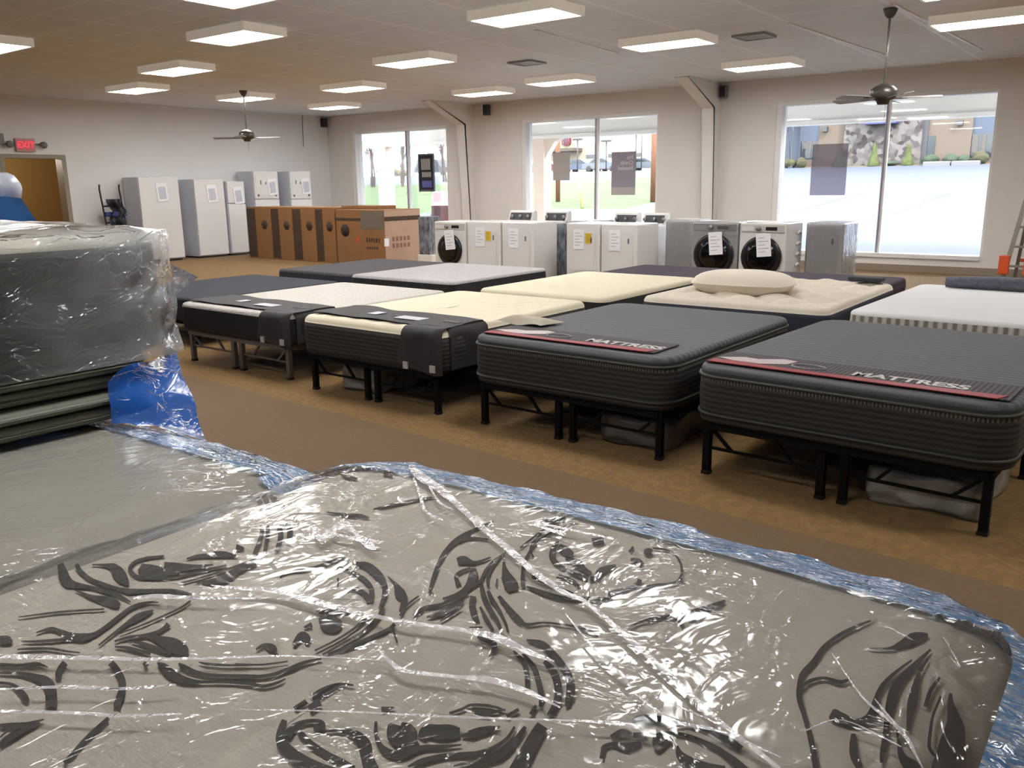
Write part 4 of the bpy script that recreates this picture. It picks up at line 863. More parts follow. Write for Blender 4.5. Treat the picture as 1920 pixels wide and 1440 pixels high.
# folds: doubled film standing a little proud, whitened to paint in highlight streaks, traced where they lie on the mattress
FOLDS = [[(770,870,10),(785,890,16),(835,925,12),(900,985,10),(960,1035,12),(1005,1075,12),(1060,1112,9),(1100,1130,8),(1180,1198,10),(1260,1270,9),(1320,1325,8),(1365,1365,8),(1460,1440,8)],
 [(400,1098,3),(440,1102,5),(520,1107,10),(560,1118,12),(600,1130,12),(680,1150,9),(760,1166,7),(860,1180,8),(930,1195,14),(985,1220,12),(1040,1240,3)],
 [(0,1231,9),(150,1233,8),(300,1236,6),(440,1232,4),(560,1230,3),(720,1238,2)],[(0,1292,3),(120,1288,6),(235,1291,6),(330,1283,3)],[(0,1333,5),(150,1337,6),(230,1342,6),(340,1338,3)],
 [(440,1330,2),(640,1334,3),(900,1346,4),(1100,1352,4),(1180,1360,10),(1222,1373,4)],[(1060,1150,2),(1090,1188,4),(1130,1235,6),(1165,1265,7),(1184,1290,5)],
 [(712,1222,5),(735,1243,9),(762,1258,8),(850,1268,7),(920,1275,12),(985,1295,10),(1050,1326,3)],[(1190,1300,3),(1260,1350,7),(1340,1368,6),(1400,1392,5),(1465,1420,2)],[(1230,1310,2),(1310,1340,3),(1400,1385,2)],
 [(775,895,4),(785,920,4),(792,945,6),(800,960,4),(830,975,2)],[(800,900,4),(822,940,4),(850,955,2)],[(1510,1370,3),(1580,1350,2),(1690,1400,3)],
 [(250,1121,6),(300,1118,9),(370,1121,6),(480,1122,3)],[(1560,1225,2),(1620,1310,4),(1690,1370,8),(1730,1440,3)],[(1640,1310,2),(1680,1360,5),(1712,1400,2)],[(1770,1195,3),(1800,1250,3),(1780,1230,2)],
 [(620,1000,3),(680,1012,8),(720,1016,3)],[(0,1050,3),(90,1020,4),(230,975,3)],[(590,1105,2),(640,1103,3),(700,1105,1)],
 [(590,985,8),(600,1010,10),(630,990,12),(650,984,8),(668,1000,7),(690,1020,16),(705,1030,4)],[(540,950,3),(600,948,5)],[(1150,1010,3),(1000,980,5),(1060,1003,6)]]
fo = MB()
for P in FOLDS: ribbon(fo, P, .020, 0)
wf = fo.build('plastic_folds', MILK, PM)
# lower wrapped mattresses of the pile, down to a pallet
def slab(name, label, x0, x1, y0, y1, z1, h, mats, cat='mattress'):
    return mattress(name, label, (x0+x1)/2, (y0+y1)/2, 0, x1-x0, y1-y0, z1, h, mats, None, R=.15, er=.04, cat=cat)
PALW = mat('wrapped_white_side', srgb(176, 176, 178), .3, var=.08, vscale=4, bump=.4, bscale=6)
slab('mattress', 'wrapped mattress directly under the swirl-patterned one', PX0+.02, PX1-.02, PY0, PY1-.04, .52, .25, [PALW, SIDEB, PALW])
slab('box_spring', 'wrapped box spring at the bottom under the swirl-patterned mattress', PX0+.02, PX1-.02, PY0, PY1-.04, .265, .26, [PALW, PALW, PALW], 'box spring')
# ---- second pile to the left, plain pale mattress
QX0, QX1, QY0, QY1 = -4.05, -1.785, -.55, 1.46
PLAIN = mat('plain_pale_knit', srgb(162, 158, 147), .8, var=.05, vscale=3, bump=.25, bscale=40)
def qz(x, y):
    e = 0
    for d_ in (QX1-x, QY1-y):
        if d_ < .16: e += (1-max(d_, 0)/.16)**2.2*.04
    return ZP-.01-e+.01*math.sin(2.3*x)*math.sin(2*y)
QM = mattress('plain_mattress', 'plain pale mattress in clear plastic with a blue edge, carrying the tall stack', (QX0+QX1)/2, (QY0+QY1)/2, 0, QX1-QX0, QY1-QY0, ZP-.034, .30, [PLAIN, SIDEB, SIDEB], lambda x, y: qz(x+(QX0+QX1)/2, y+(QY0+QY1)/2)-ZP+.034, R=.08, er=.04)
wrap_sheet('plastic_wrap', QM, QX0, QX1, QY0, QY1, lambda x, y: qz(x, y)-(.006 if x < -2.6 else 0), (QX0+QX1)/2, (QY0+QY1)/2, .05, .26, .08, .17, amp=.003, seed=4.1, bluex=False)
slab('mattress', 'wrapped mattress under the plain pale one', QX0, QX1-.03, QY0, QY1-.03, .51, .25, [PALW, SIDEB, PALW])
slab('box_spring', 'wrapped box spring at the bottom under the plain pale mattress', QX0, QX1-.02, QY0, QY1-.03, .255, .25, [PALW, PALW, PALW], 'box spring')
# ---- tall stack: thin pads, one thick mattress
SX1, SX0, SY1, SY0 = -2.66, -4.5, 1.60, -.50
PADM = mat('grey_green_pad', srgb(112, 112, 100), .55, var=.06, vscale=3)
TALLM = mat('grey_green_side', srgb(84, 88, 80), .45, var=.18, vscale=1.6, bump=.5, bscale=3, stretch=(1, 1, 2.2))
TOPC = mat('cream_top_panel', srgb(206, 202, 182), .7, bump=.2)
z = ZP+.012; hs = [.052, .05, .05, .055]
nm = ['lowest', 'second', 'third', 'uppermost']
for i, h in enumerate(hs):
    dx_ = [.0, .012, -.008, .01][i]
    mattress('foam_pad', 'thin grey-green wrapped foam pad, %s of the four under the tall mattress' % nm[i], (SX0+SX1)/2+dx_, (SY0+SY1)/2-.02-[.0, .02, .01, .03][i], 0, SX1-SX0, SY1-SY0-.05, z+h-.006, h-.008, [PADM, PADM, PADM], None, R=.14, er=.018, band=.02, cat='foam pad'); z += h
zt = 1.452
TM = mattress('tall_mattress', 'thick grey-green mattress with cream top in crinkled plastic, on top of the left stack', (SX0+SX1)/2, (SY0+SY1)/2, 0, SX1-SX0, SY1-SY0, zt, zt-z-.002, [TOPC, TALLM, TALLM], None, R=.14, er=.03, crown=.02)
CRINK = film_mat('crinkled_polythene', srgb(190, 192, 196), gloss=.32, milky=.10, rough=.16, bump=1.0, bscale=4, stretch=(1, 1, 2), grad=(1, .45, 1.0, .05, .5))
CRINKM = film_mat('creased_polythene', srgb(186, 189, 196), gloss=.35, milky=.22, rough=.16, bump=1.0, bscale=6, stretch=(1, 1, 1.6))
CRINK2 = film_mat('bunched_polythene', srgb(176, 180, 190), gloss=.35, milky=.4, rough=.16, bump=1.2, bscale=7, stretch=(1, 1, 1))
def sidewrap(u, v):
    Y = SY0 + (SY1-SY0+.03)*u; zz = z-.02 + (zt+.012-z)*v
    cr_ = max(0, (Y-SY1+.35))/.35; n_ = noise.noise(Vector((Y*3, zz*6, 2)))
    X = SX1+.018+.012*n_+.02*cr_*abs(noise.noise(Vector((Y*10, zz*9, 5))))*2
    if Y > SY1-.12: X -= (Y-(SY1-.12))**2*3.2
    if v > .93: X -= (v-.93)*.6; zz = zt+.014
    return (X-(SX0+SX1)/2, Y-(SY0+SY1)/2, zz)
MB().grid(sidewrap, 130, 40, 0).build('plastic_wrap', [CRINK, CRINKM, CRINK2], TM)
MB().grid(lambda u, v: (SX0+(SX1-.02-SX0)*u-(SX0+SX1)/2, SY0+(SY1-SY0+.02)*v-(SY0+SY1)/2, zt+.034+.008*noise.noise(Vector((u*9, v*12, 1)))-.02*max(0, u-.96)/.04-.02*max(0, v-.95)/.05), 60, 60).build('plastic_top_sheet', CRINK, TM)
# loose corner tuft of plastic
t0 = at_x(352, 520, SX1-.02)
MB().add([(SX1-.03-(SX0+SX1)/2, SY1+.02-(SY0+SY1)/2, t0.z+.05), (SX1-.03-(SX0+SX1)/2, SY1+.02-(SY0+SY1)/2, t0.z-.06), (SX1-.0-(SX0+SX1)/2, SY1+.10-(SY0+SY1)/2, t0.z+.0), (SX1-.06-(SX0+SX1)/2, SY1+.06-(SY0+SY1)/2, t0.z+.0)], [(0, 1, 2), (0, 1, 3), (0, 2, 3), (1, 2, 3)]).build('plastic_ear', CRINK2, TM)
# blue sheet bunched round the foot of the stack
BLS = film_mat('deep_blue_sheet', srgb(30, 96, 190), gloss=.14, milky=.75, rough=.22, bump=.4, bscale=9, stretch=(1, 1, 1.5), tr=(.4, .65, 1, 1))
def bl_(u, v):
    Y = 1.32+(.29)*u-.13*u*(1-v); zz = .85+.01+.24*v+.02*math.sin(7*u)
    top = .95-.02*u; n_ = noise.noise(Vector((Y*12, zz*14, 7)))
    X = SX1+.030+.02*u*(1-v)+.02*n_*(.3+u)+.20*u*(1-v)**1.6
    if Y > 1.44: X -= (Y-1.44)**2*3*v
    return (X, Y+.03*u*(1-v), max(.852-.10*max(0, u-.45), zz-.10*(1-u)*v-.09*u*(1-v)))
bs = MB().grid(bl_, 40, 24).build('blue_plastic_sheet', BLS); tag(bs, 'bunched bright blue plastic sheet round the foot of the tall wrapped stack', 'plastic sheet')
# items far behind the stack at the left edge: blue and grey plastic heap
def at_d(x, y, X): return at_x(x, y, X)
hx = -6.3
pA = [at_x(*p, hx) for p in ((-60, 430), (-50, 372), (10, 368), (40, 372), (75, 425), (80, 440))]
q = MB(); q.prism([(p.y, p.z) for p in pA]+[(pA[-1].y, 0), (pA[0].y, 0)], 0, hx-.9, hx, 0)
hp = q.build('blue_covered_crate', mat('blue_cover', srgb(40, 96, 160), .35, var=.45, vscale=4, bump=.6, bscale=8)); tag(hp, 'dark crate under a shiny blue cover, beyond the tall stack at the left edge', 'crate')
a_ = at_x(8, 345, hx-.4); MB().lathe([(.09, pA[2].z-.05), (.11, pA[2].z+.05), (.105, a_.z), (.07, a_.z+.06), (.03, a_.z+.08)], 20, 0, Matrix.Translation((hx-.4, a_.y, 0))).build('bottle_top', mat('milky_plastic', srgb(176, 178, 190), .25), None)
bpy.data.objects['bottle_top'].name = 'wrapped_roll'
tag(bpy.data.objects['wrapped_roll'], 'milky plastic wrapped roll standing in the blue-covered crate', 'roll')
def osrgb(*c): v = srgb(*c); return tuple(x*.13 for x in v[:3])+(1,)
# ================================================================ OUTSIDE
K = .085
def gz(Y): return -.05 if Y < 19.2 else (-.05+K*(Y-19.2) if Y < 47 else -.05+K*27.8+.012*(Y-47))
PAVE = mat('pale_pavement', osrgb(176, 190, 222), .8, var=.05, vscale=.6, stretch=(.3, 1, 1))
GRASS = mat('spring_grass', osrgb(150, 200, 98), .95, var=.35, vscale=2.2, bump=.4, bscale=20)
DIRT = mat('dry_verge', osrgb(222, 204, 150), .9, var=.1, vscale=2)
g = MB()
def strip(x0, x1, ys, mi):
    for a, b_ in zip(ys[:-1], ys[1:]): g.add([(x0, a, gz(a)), (x1, a, gz(a)), (x1, b_, gz(b_)), (x0, b_, gz(b_))], [(0, 1, 2, 3)], mi)
strip(-120, 60, [16.6, 19.2], 3); strip(-120, 60, [19.2, 25.5], 0)
strip(-15.8, 60, [25.5, 46.2], 0); strip(-15.8, 60, [46.2, 47, 49], 2)
strip(-24, -15.8, [25.5, 27.6], 0); strip(-24, -15.8, [27.6, 41.5], 1); strip(-120, -24, [25.5, 39.5], 1)
strip(-24, -15.8, [41.5, 47, 140], 0); strip(-120, -24, [39.5, 47, 140], 0); strip(-15.8, 60, [49, 140], 0)
gr = g.build('ground', [PAVE, GRASS, DIRT, mat('walk_bounce_pale', srgb(170, 168, 164), .85)]); gr['kind'] = 'structure'  # strip under the porch coloured pale as an added light bouncer for the soffit
# faint parking paint
WP = mat('parking_paint', osrgb(240, 240, 244), .6)
q = MB()
for k in range(5): q.add([(-9.5+k*3, 27, gz(27)+.01), (-9.38+k*3, 27, gz(27)+.01), (-9.0+k*3, 33, gz(33)+.01), (-9.12+k*3, 33, gz(33)+.01)], [(0, 1, 2, 3)])
q.build('parking_lines', WP)['kind'] = 'structure'
# porch: soffit, beams, posts
SOF = mat('porch_soffit', srgb(244, 242, 238), .6); PORT = mat('porch_trim', srgb(222, 218, 212), .6)
zb = at_y(1600, 231, 19.0).z
p_ = MB(); p_.box(-40, YW+.3, 3.42, 10, 19.6, 3.5); struct('porch_ceiling', p_, SOF)
p_ = MB(); p_.box(-40, 18.85, zb, 10, 19.15, 3.42); p_.box(-40, 18.80, zb, 10, 18.86, zb+.08); struct('porch_beam', p_, SOF)
p_ = MB(); p_.box(-40, 17.6, 3.14, 10, 17.75, 3.42); struct('porch_inner_beam', p_, PORT)
for px, lb in ((708, 'w'), (999, 'm')):
    x0_ = at_y(px, 320, 18.85).x; w_ = .36
    o = MB().box(x0_, 18.85, -.05, x0_+w_, 19.2, zb, 0, .01); 
    if lb == 'm': o.prism([(x0_+w_, zb), (x0_+w_, zb-.55), (x0_+w_+.08, zb-.38), (x0_+w_+.3, zb-.08), (x0_+w_+.5, zb)], 1, 18.9, 19.1)
    if lb == 'm': o.prism([(x0_, zb), (x0_, zb-.55), (x0_-.08, zb-.38), (x0_-.3, zb-.08), (x0_-.5, zb)], 1, 18.9, 19.1)
    po = o.build('porch_post', mat('post_paint', srgb(236, 222, 206), .6)); po['kind'] = 'structure'
# ---- far building seen through the right window
YB = 47.3
def bpt(px, py=300, Y=YB): p = at_y(px, py, Y); return p.x, p.z
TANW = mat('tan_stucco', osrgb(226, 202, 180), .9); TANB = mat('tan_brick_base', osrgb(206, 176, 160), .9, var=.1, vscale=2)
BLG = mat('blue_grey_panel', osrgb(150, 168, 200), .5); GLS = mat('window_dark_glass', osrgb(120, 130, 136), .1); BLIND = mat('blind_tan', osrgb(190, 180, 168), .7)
SM = bpy.data.materials.new('field_stone'); SM.use_nodes = True; nt = SM.node_tree; N = nt.nodes; L = nt.links; b = N['Principled BSDF']; b.inputs['Roughness'].default_value = .9
tc = N.new('ShaderNodeTexCoord'); vo = N.new('ShaderNodeTexVoronoi'); vo.inputs['Scale'].default_value = 4.5; L.new(tc.outputs['Object'], vo.inputs['Vector'])
cr = N.new('ShaderNodeValToRGB'); cr.color_ramp.elements[0].color = osrgb(120, 100, 104); cr.color_ramp.elements[1].color = osrgb(255, 244, 236); sp = N.new('ShaderNodeSeparateColor'); L.new(vo.outputs['Color'], sp.inputs[0]); L.new(sp.outputs[0], cr.inputs[0]); L.new(cr.outputs[0], b.inputs['Base Color'])
t = thing('stone_front_building', 'tan and stone building across the parking lot, seen through the right window', 'building', (0, 0, 0))
zg = gz(YB); ZTOP = zg+8
def seg(name, pa, pb_, m, dy=0, z0=None, z1=None, th=.4):
    xa, xb = bpt(pa)[0], bpt(pb_)[0]
    return MB().box(xa, YB+dy, z0 if z0 is not None else zg-.3, xb, YB+dy+th, z1 or ZTOP).build(name, m, t)
seg('wall', 1400, 1500, BLG, .3); seg('wall', 1496, 1534, BLG, .1); seg('wall', 1533, 1584, TANW); seg('stone_wall', 1582, 1726, SM, -.25); seg('pilaster', 1725, 1736, mat('grey_pilaster', osrgb(170, 166, 176), .8), -.1)
seg('wall', 1735, 1817, TANW); seg('wall', 1816, 1990, BLG, .15)
zw = bpt(1515, 300)[1]; zt_ = bpt(1515, 264)[1]; zw0 = bpt(1520, 297)[1]
wn = seg('window', 1499, 1533, GLS, .05, zw0, bpt(1515, 265)[1], .06); MB().box(bpt(1505)[0], YB+.02, zw0+.5, bpt(1528)[0], YB+.05, bpt(1515, 266)[1]).build('blind', BLIND, wn)
MB().box(bpt(1517.5)[0]-.05, YB+0, zw0, bpt(1517.5)[0]+.05, YB+.06, bpt(1515, 265)[1]).build('mullion', GLS, wn)
wn = seg('window', 1818, 1862, GLS, .05, bpt(1840, 294)[1], bpt(1840, 251)[1], .06); MB().box(bpt(1820)[0], YB+.02, bpt(1840, 286)[1], bpt(1845)[0], YB+.05, bpt(1840, 253)[1]).build('blind', BLIND, wn)
MB().box(bpt(1834)[0]-.05, YB+0, bpt(1840, 294)[1], bpt(1834)[0]+.05, YB+.06, bpt(1840, 251)[1]).build('mullion', GLS, wn)
seg('door_panel', 1736, 1750, mat('teal_glass', osrgb(92, 116, 124), .2), -.05, bpt(1743, 294)[1], bpt(1743, 255)[1], .06)
seg('canopy_sign', 1622, 1682, mat('blue_canopy', osrgb(120, 130, 226), .5), -.9, bpt(1650, 232, YB-.9)[1], bpt(1650, 222)[1]+.5, .7)
for px in (1548, 1801): x_, z_ = bpt(px, 242 if px < 1700 else 230); MB().box(x_-.13, YB-.2, z_-.13, x_+.13, YB, z_+.13).build('wall_lamp', mat('outdoor_lamp_grey', osrgb(150, 150, 155), .5), t)
seg('base_course', 1736, 1990, TANB, -.06, zg-.3, bpt(1780, 297)[1], .1); seg('base_course', 1500, 1584, TANB, -.04, zg-.3, bpt(1550, 299)[1], .1)
SH1 = mat('yellow_green_leaf', osrgb(160, 178, 96), .9, var=.3, vscale=6); SH2 = mat('olive_shrub', osrgb(150, 146, 100), .9, var=.3, vscale=6); SH3 = mat('green_shrub', osrgb(116, 146, 108), .9, var=.3, vscale=6)
def shrub(label, px, w, h, m, cone=False, Y=46.5):
    x_ = bpt(px, 300, Y)[0]; z0 = gz(Y)
    w *= .62; h *= .5
    def f_(u, v):
        a = 2*PI*u; r = (1-v)**.8*(.9+.1*math.sin(9*v)) if cone else math.sin(PI*min(1, .12+.88*v))**.6
        r *= 1+.18*noise.noise(Vector((math.cos(a)*2+px, math.sin(a)*2, v*4)))
        return (x_+w/2*r*math.cos(a), Y+w/2*r*math.sin(a), z0+h*v)
    q = MB().grid(f_, 20, 12); return tag(q.build('shrub', m), label, 'shrub', 'shrubs along the stone building')
shrub('slim bright green conical shrub in front of the stone wall, left of the window mullion', 1638, 1.0, 2.4, SH1, True)
shrub('slim bright green conical shrub in front of the stone wall, near the grey pilaster', 1702, 1.0, 2.2, SH1, True)
shrub('rounded yellow-olive shrub at the left end of the stone building', 1482, 1.1, 1.1, SH2); shrub('rounded yellow-olive shrub below the left building window', 1503, .9, 1.1, SH2)
shrub('low green shrub below the narrow dark door', 1745, 1.3, 1.0, SH3); shrub('loose green shrub below the tan wall right of the narrow door', 1783, 1.2, 1.0, SH3)
shrub('olive rounded shrub below the right building window', 1838, 1.2, 1.2, SH2); shrub('small green shrub beside the right building window', 1808, .9, .9, SH3)
shrub('dark shrub low at the foot of the stone wall', 1668, 1.2, .5, SH3); shrub('tall leafy shrub seen through the hanging sheet in the right window', 1574, 1.3, 1.7, SH3, True)
for px, lb in ((1757, 'low white stone kerb block below the narrow door'), (1811, 'low white stone kerb block left of the olive shrub')):
    x_ = bpt(px, 305, 45.8)[0]; tag(MB().box(x_-.6, 45.6, gz(45.8)-.1, x_+.6, 46.0, gz(45.8)+.2, 0, .05).build('kerb_block', WP), lb, 'kerb block')
# ---- far building with red sign, through the middle window
YR = 110; t = thing('pale_yellow_building', 'pale yellow building with a red square sign, seen through the middle window', 'building', (0, 0, 0))
PYL = mat('pale_yellow_stucco', (.26, .22, .155, 1), .9)
xa, xb = bpt(940, 300, YR)[0], bpt(1225, 300, YR)[0]; zt1 = bpt(1100, 247, YR)[1]
MB().box(xa, YR, gz(YR)-1, xb, YR+12, zt1).build('wall', PYL, t); MB().box(xa-.3, YR-.3, zt1, xb+.3, YR+12, zt1+.4).build('roof_edge', SOF, t)
x0_, x1_ = bpt(1033, 280, YR)[0], bpt(1092, 280, YR)[0]; z_ = bpt(1060, 281, YR)[1]
MB().box(x0_, YR-2.5, z_-.3, x1_, YR, z_+.15).build('awning', mat('awning_grey', osrgb(190, 170, 150), .8), t)
x0_, x1_ = bpt(1055, 270, YR)[0], bpt(1071, 270, YR)[0]; z0_, z1_ = bpt(1063, 273, YR)[1], bpt(1063, 255, YR)[1]
sg = MB().prism(rrect(x0_, z0_, x1_, z1_, .4), 1, YR-.3, YR-.05).build('red_sign', mat('sign_red', osrgb(226, 40, 90), .5), t)
q = MB(); cx_, cz_ = (x0_+x1_)/2, (z0_+z1_)/2; u_ = (x1_-x0_)/10
q.tube([(cx_+u_*a, YR-.33, cz_+u_*b_) for a, b_ in ((-3.6, 4), (-3, 1), (-3.2, -2), (-2.4, -4), (-1.4, -1), (-1.0, 2), (.2, 3.6), (.6, 1), (-.2, -1.6), (.8, -4))], u_*.45, 5)
q.tube([(cx_+u_*a, YR-.33, cz_+u_*b_) for a, b_ in ((2.4, 4), (3.6, 2.6), (2.6, .8), (3.8, -.8), (2.4, -3))], u_*.4, 5); q.build('white_script', mat('sign_white', osrgb(250, 246, 250), .5), sg)
xb2 = bpt(1222, 300, 60)[0]
for k in range(3): MB().box(bpt(1108+k*42, 292, YR)[0]-.8, YR-.1, bpt(1110, 296, YR)[1], bpt(1108+k*42, 292, YR)[0]+.8, YR, bpt(1110, 290, YR)[1]).build('window', GLS, t)
# poles
POL = mat('lamp_pole_grey', osrgb(120, 122, 130), .5); WOOD = mat('utility_pole_wood', osrgb(250, 172, 122), .85, var=.15, vscale=8, stretch=(4, 4, .5))
def pole(name, label, px, Y, base, top, r, m, cat, head=False):
    a = at_y(px, top, Y); q = MB().tube([(a.x, Y, gz(Y)), (a.x, Y, a.z)], r, 8).build(name, m); tag(q, label, cat)
    if head: MB().box(a.x-.38, Y-.12, a.z, a.x+.38, Y+.12, a.z+.12).build('lamp_head', m, q)
pole('utility_pole', 'orange-brown wooden utility pole at the left of the middle window, behind the grey poster', 1046, 30, 0, 190, .10, WOOD, 'pole')
pole('utility_pole', 'orange-brown pole at the right edge of the middle window', 1231, 30, 0, 190, .16, WOOD, 'pole')
pole('street_lamp', 'slim grey twin lamp pole nearest the red sign', 1083, 55, 0, 263, .04, POL, 'lamp post', True)
pole('street_lamp', 'slim grey twin lamp pole between the mullion and the lettered poster', 1137, 55, 0, 266, .04, POL, 'lamp post', True)
pole('street_lamp', 'slim grey lamp pole behind the right edge of the lettered poster', 1193, 50, 0, 250, .04, POL, 'lamp post', True)
pole('flag_pole', 'thin grey pole right of the lettered poster in the middle window', 1204, 52, 0, 240, .035, POL, 'pole')
a = at_y(1082, 330, 30); b_ = at_y(1092, 386, 27.7)
tag(MB().tube([(a.x, 30, a.z), (b_.x, 27.7, gz(27.7))], .05, 6).build('guy_wire_guard', mat('yellow_guard', osrgb(238, 206, 60), .5)), 'yellow slanted guy wire guard on the grass bank', 'guy wire')
# cars
def car(label, px, Y, L_, col, h=1.45, kind='sedan', flip=1, rz=0, z=None, name='car'):
    x_ = at_y(px, 320, Y).x; zz = gz(Y) if z is None else z; t = thing(name, label, 'car', (x_, Y, zz), rz)
    m = mat('car_paint_%d_%d_%d' % col, osrgb(*col), .3, spec=.6); a = L_/2
    if kind == 'suv': P = [(-a, .35), (-a, .95), (-a*.92, 1.0), (-a*.80, h*.98), (-a*.1, h), (a*.30, h*.97), (a*.52, 1.02), (a*.96, .92), (a, .5), (a*.97, .35)]; G_ = [(-a*.84, 1.02), (-a*.74, h*.93), (a*.26, h*.92), (a*.46, 1.03)]
    elif kind == 'pickup': P = [(-a, .45), (-a, 1.05), (-a*.1, 1.08), (-a*.08, h*.96), (a*.30, h), (a*.50, 1.08), (a*.96, 1.0), (a, .55), (a*.95, .4)]; G_ = [(-a*.04, 1.1), (-a*.02, h*.92), (a*.27, h*.94), (a*.44, 1.1)]
    else: P = [(-a, .35), (-a, .85), (-a*.66, .95), (-a*.38, h*.98), (a*.12, h), (a*.46, .95), (a*.94, .80), (a, .5), (a*.97, .35)]; G_ = [(-a*.56, .96), (-a*.34, h*.92), (a*.10, h*.93), (a*.38, .96)]
    bd = MB().prism(P, 1, -.85, .85).build('body', m, t)
    MB().prism(G_, 1, -.87, -.84).prism(G_, 1, .84, .87).build('side_windows', mat('car_glass', osrgb(70, 80, 92), .1), bd)
    for s in (-1, 1):
        for xx in (-a*.62, a*.64): MB().lathe([(.2, -.1), (.33, -.1), (.33, .1), (.2, .1)], 18, 0, Matrix.Translation((xx, s*.80, .33)) @ Matrix.Rotation(PI/2, 4, 'X')).build('wheel', BLK, t)
    MB().box(-a-.02, -.8, .62, -a+.05, -.5, .8).box(-a-.02, .5, .62, -a+.05, .8, .8).build('tail_light', mat('tail_light_red', osrgb(190, 30, 40), .3), t)
    return t
car('blue-grey sedan parked beyond the grass bank, left of the middle window mullion', 1092, 80, 4.6, (120, 140, 186), 1.4, flip=1)
car('pale silver sedan just right of the middle window mullion', 1134, 76, 4.4, (196, 212, 222), 1.4)
car('red car farther back between the mullion and the lettered poster', 1146, 92, 4.4, (214, 110, 120), 1.5, 'suv')
car('pale car right of the lettered poster at the middle window edge', 1212, 80, 4.6, (186, 204, 210), 1.35)
car('blue car partly hidden by the middle porch post', 990, 80, 4.5, (130, 150, 200), 1.5, 'suv')
car('small red car peeking out left of the blank grey poster', 1034, 86, 4.0, (224, 70, 100), 1.4)
car('dark blue-grey sport utility car behind the black and white sign in the left window', 818, 74, 5.2, (92, 100, 130), 1.85, 'suv')
car('yellow car far off beyond the left porch post', 736, 80, 4.2, (226, 206, 90), 1.4)
rp = at_y(815, 405, 21.2)
car('red car close outside, its end showing at the right of the left window', 860, 21.6, 4.4, (236, 60, 96), 1.25, 'sedan', z=gz(21.6), rz=math.atan2(ray(863, 390).y, ray(863, 390).x), name='car')
# bare trees
BARK = mat('pale_bark', osrgb(176, 158, 150), .9)
def tree(label, px, Y, h, seed, spread=.5, m=BARK, group=None, depth=5, trunks=1, r0=.07):
    rnd = random.Random(seed); x_ = at_y(px, 330, Y).x; q = MB()
    def br(p, d, l, r, k):
        e = p+d*l; q.tube([p, p+d*l*.5+Vector((rnd.uniform(-1, 1), rnd.uniform(-1, 1), 0))*l*.05, e], [r, r*.85, r*.7], 5, cap=False)
        if k == 0: return
        for _ in range(3 if k > 1 else 2):
            nd = (d+Vector((rnd.uniform(-1, 1), rnd.uniform(-1, 1), rnd.uniform(-.2, .6)))*spread).normalized(); br(e, nd, l*rnd.uniform(.62, .85), r*.62, k-1)
    for i in range(trunks): br(Vector((x_+rnd.uniform(-.2, .2), Y, gz(Y)-.1)), Vector((rnd.uniform(-.25, .25), 0, 1)).normalized(), h*.28, r0, depth)
    return tag(q.build('bare_tree', m), label, 'tree', group)
tree('bare many-stemmed tree on the grass bank left of the left porch post', 698, 38, 6, 3, .42, trunks=3)
tree('bare many-stemmed tree on the grass bank beside the left window mullion', 752, 38, 6, 5, .42, trunks=3)
tree('bare tree at the right edge of the left window', 832, 41, 6, 9, .5, trunks=2)
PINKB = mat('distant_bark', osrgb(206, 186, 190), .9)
for i, (px, Y) in enumerate([(668, 96), (688, 92), (715, 100), (748, 96), (775, 92), (800, 100), (828, 94), (1180, 130), (1205, 132), (1225, 128)]):
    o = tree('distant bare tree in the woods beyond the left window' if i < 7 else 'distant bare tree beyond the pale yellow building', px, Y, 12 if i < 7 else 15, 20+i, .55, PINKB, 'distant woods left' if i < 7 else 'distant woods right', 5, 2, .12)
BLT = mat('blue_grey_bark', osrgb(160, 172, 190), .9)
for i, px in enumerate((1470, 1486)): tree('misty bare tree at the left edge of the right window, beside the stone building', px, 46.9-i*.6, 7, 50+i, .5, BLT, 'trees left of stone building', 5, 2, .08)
# ---- posters hung inside the windows
def poster(name, label, pts, m, th=.006, sy=YW+.10, words=None, frame=None):
    a = at_y(pts[0][0], pts[0][1], sy); b_ = at_y(pts[1][0], pts[1][1], sy); w_, h_ = b_.x-a.x, a.z-b_.z
    t = thing(name, label, 'sign', ((a.x+b_.x)/2, sy, (a.z+b_.z)/2))
    MB().box(-w_/2, 0, -h_/2, w_/2, th, h_/2).build('sheet', m, t); return t, w_, h_
def translucent(name, col, fac, tr):
    M = bpy.data.materials.new(name); M.use_nodes = True; nt = M.node_tree; N = nt.nodes; L = nt.links; N.remove(N['Principled BSDF'])
    D = N.new('ShaderNodeBsdfDiffuse'); D.inputs[0].default_value = col; T = N.new('ShaderNodeBsdfTransparent'); T.inputs[0].default_value = tr
    X = N.new('ShaderNodeMixShader'); X.inputs[0].default_value = fac; L.new(T.outputs[0], X.inputs[1]); L.new(D.outputs[0], X.inputs[2]); L.new(X.outputs[0], N['Material Output'].inputs[0]); return M
def backlit(name, c):
    M = bpy.data.materials.new(name); M.use_nodes = True; nt = M.node_tree; N = nt.nodes; L = nt.links; N.remove(N['Principled BSDF'])
    D = N.new('ShaderNodeBsdfDiffuse'); D.inputs[0].default_value = c; T = N.new('ShaderNodeBsdfTranslucent'); T.inputs[0].default_value = c
    X = N.new('ShaderNodeMixShader'); X.inputs[0].default_value = .5; L.new(D.outputs[0], X.inputs[1]); L.new(T.outputs[0], X.inputs[2]); L.new(X.outputs[0], N['Material Output'].inputs[0]); return M
PG = backlit('poster_back_grey', srgb(200, 192, 188)); PG2 = backlit('poster_lettered_grey', srgb(178, 172, 180))
t, w_, h_ = poster('sign_board', 'black framed sign with white and blue print hanging in the left window', ((785, 290), (815, 358)), mat('sign_black', srgb(30, 30, 40), .4), .03)
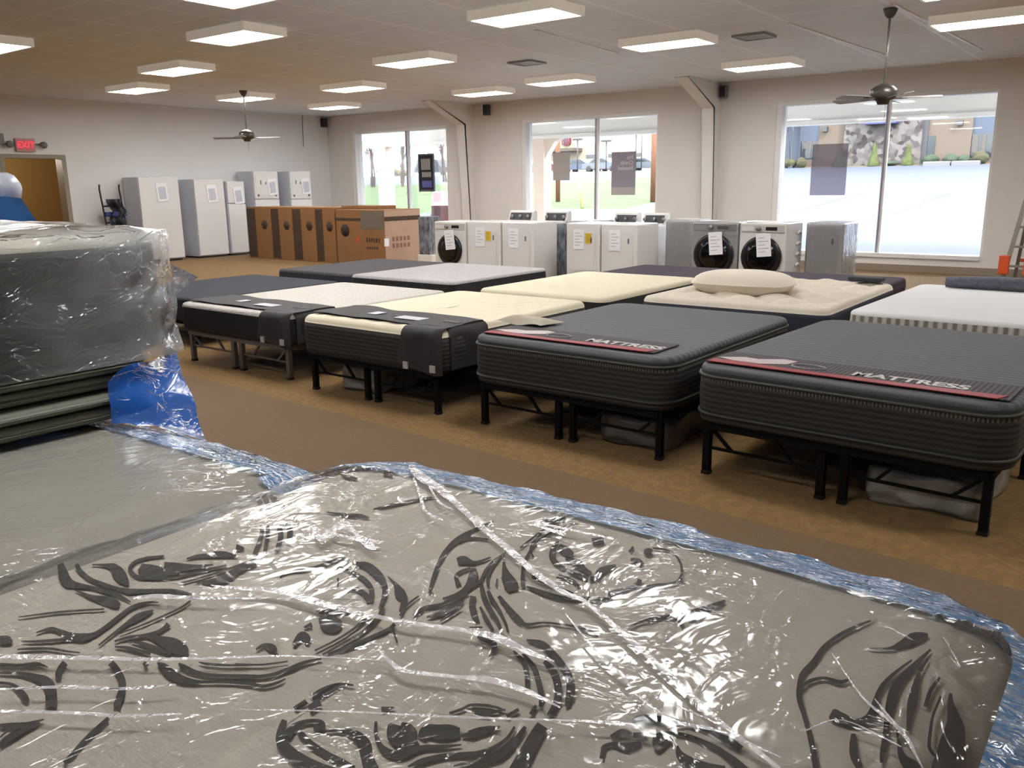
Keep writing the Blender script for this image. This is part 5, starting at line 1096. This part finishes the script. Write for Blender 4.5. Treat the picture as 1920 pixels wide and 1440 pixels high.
MB().box(-w_/2-.015, -.02, -h_/2-.015, w_/2+.015, 0, -h_/2+.03).box(-w_/2-.015, -.02, h_/2-.02, w_/2+.015, 0, h_/2+.015).box(-w_/2-.015, -.02, -h_/2+.03, -w_/2+.02, 0, h_/2-.02).box(w_/2-.02, -.02, -h_/2+.03, w_/2+.015, 0, h_/2-.02).build('frame', mat('sign_frame', srgb(90, 94, 106), .4), t)
q = MB()
for k in range(7): q.box(-w_*.34+k*w_*.09, -.008, h_*.08, -w_*.34+k*w_*.09+w_*.05, -.002, h_*.38); 
for k in range(7): q.box(-w_*.30+k*w_*.09, -.008, -h_*.12, -w_*.30+k*w_*.09+w_*.05, -.002, h_*.02)
q.build('white_print', mat('sign_print_white', srgb(190, 186, 176), .5), t)
MB().box(-w_*.32, -.008, -h_*.40, w_*.34, -.002, -h_*.22).build('blue_print', mat('sign_print_blue', srgb(92, 96, 160), .5), t)
poster('window_poster', 'blank grey back of a poster hanging in the middle window', ((1037, 286), (1068, 338)), PG)
t, w_, h_ = poster('window_poster', 'grey poster reading No Credit Needed from behind in the middle window', ((1147, 285.5), (1191, 351)), PG2)
MB().box(-w_/2, 0, -h_/2-.22*h_, w_/2, .006, -h_/2).build('pale_footer', PG, t)
for i, wd in enumerate(('No', 'Credit', 'Needed')): text('mirrored_lettering', wd, h_*.155, backlit('letter_ghost', srgb(232, 228, 228)), t, (w_*.40, -.004, h_*.34-i*h_*.15), (PI/2, 0, 0), .001, 'LEFT', scale=(-1, 1, 1), bold=.004)
t, w_, h_ = poster('window_poster', 'see-through grey sheet hanging in the right window, left of its mullion', ((1524, 271), (1584, 366)), translucent('tinted_sheet', srgb(150, 146, 156), .35, (.72, .70, .74, 1)))
# ================================================================ LIGHT
w = bpy.data.worlds.new('sky'); bpy.context.scene.world = w; w.use_nodes = True; bg = w.node_tree.nodes['Background']
bg.inputs[0].default_value = (.88, .94, 1.0, 1); bg.inputs[1].default_value = 3.0
s = bpy.data.lights.new('sun', 'SUN'); s.energy = 2.0; s.angle = .15; s.color = (1, .95, .88); so = bpy.data.objects.new('sun', s); C.objects.link(so)
so.rotation_euler = Vector((-.75, .55, -1.0)).to_track_quat('-Z', 'Y').to_euler()
for a, b_ in WIN:
    pl_ = bpy.data.lights.new('window_portal', 'AREA'); pl_.shape = 'RECTANGLE'; pl_.size = b_-a; pl_.size_y = ZT-ZB; pl_.cycles.is_portal = True
    po = bpy.data.objects.new('window_portal', pl_); C.objects.link(po); po.location = ((a+b_)/2, YW+.35, (ZT+ZB)/2); po.rotation_euler = (PI/2, 0, PI)
sc = bpy.context.scene; sc.view_settings.view_transform = 'Standard'; sc.view_settings.look = 'None'; sc.view_settings.gamma = 1; sc.view_settings.use_curve_mapping = False
sc.view_settings.exposure = EXPO
sc.cycles.use_denoising = True; sc.cycles.max_bounces = 8; sc.cycles.transparent_max_bounces = 16; sc.cycles.caustics_reflective = False; sc.cycles.caustics_refractive = False; sc.cycles.sample_clamp_indirect = 6
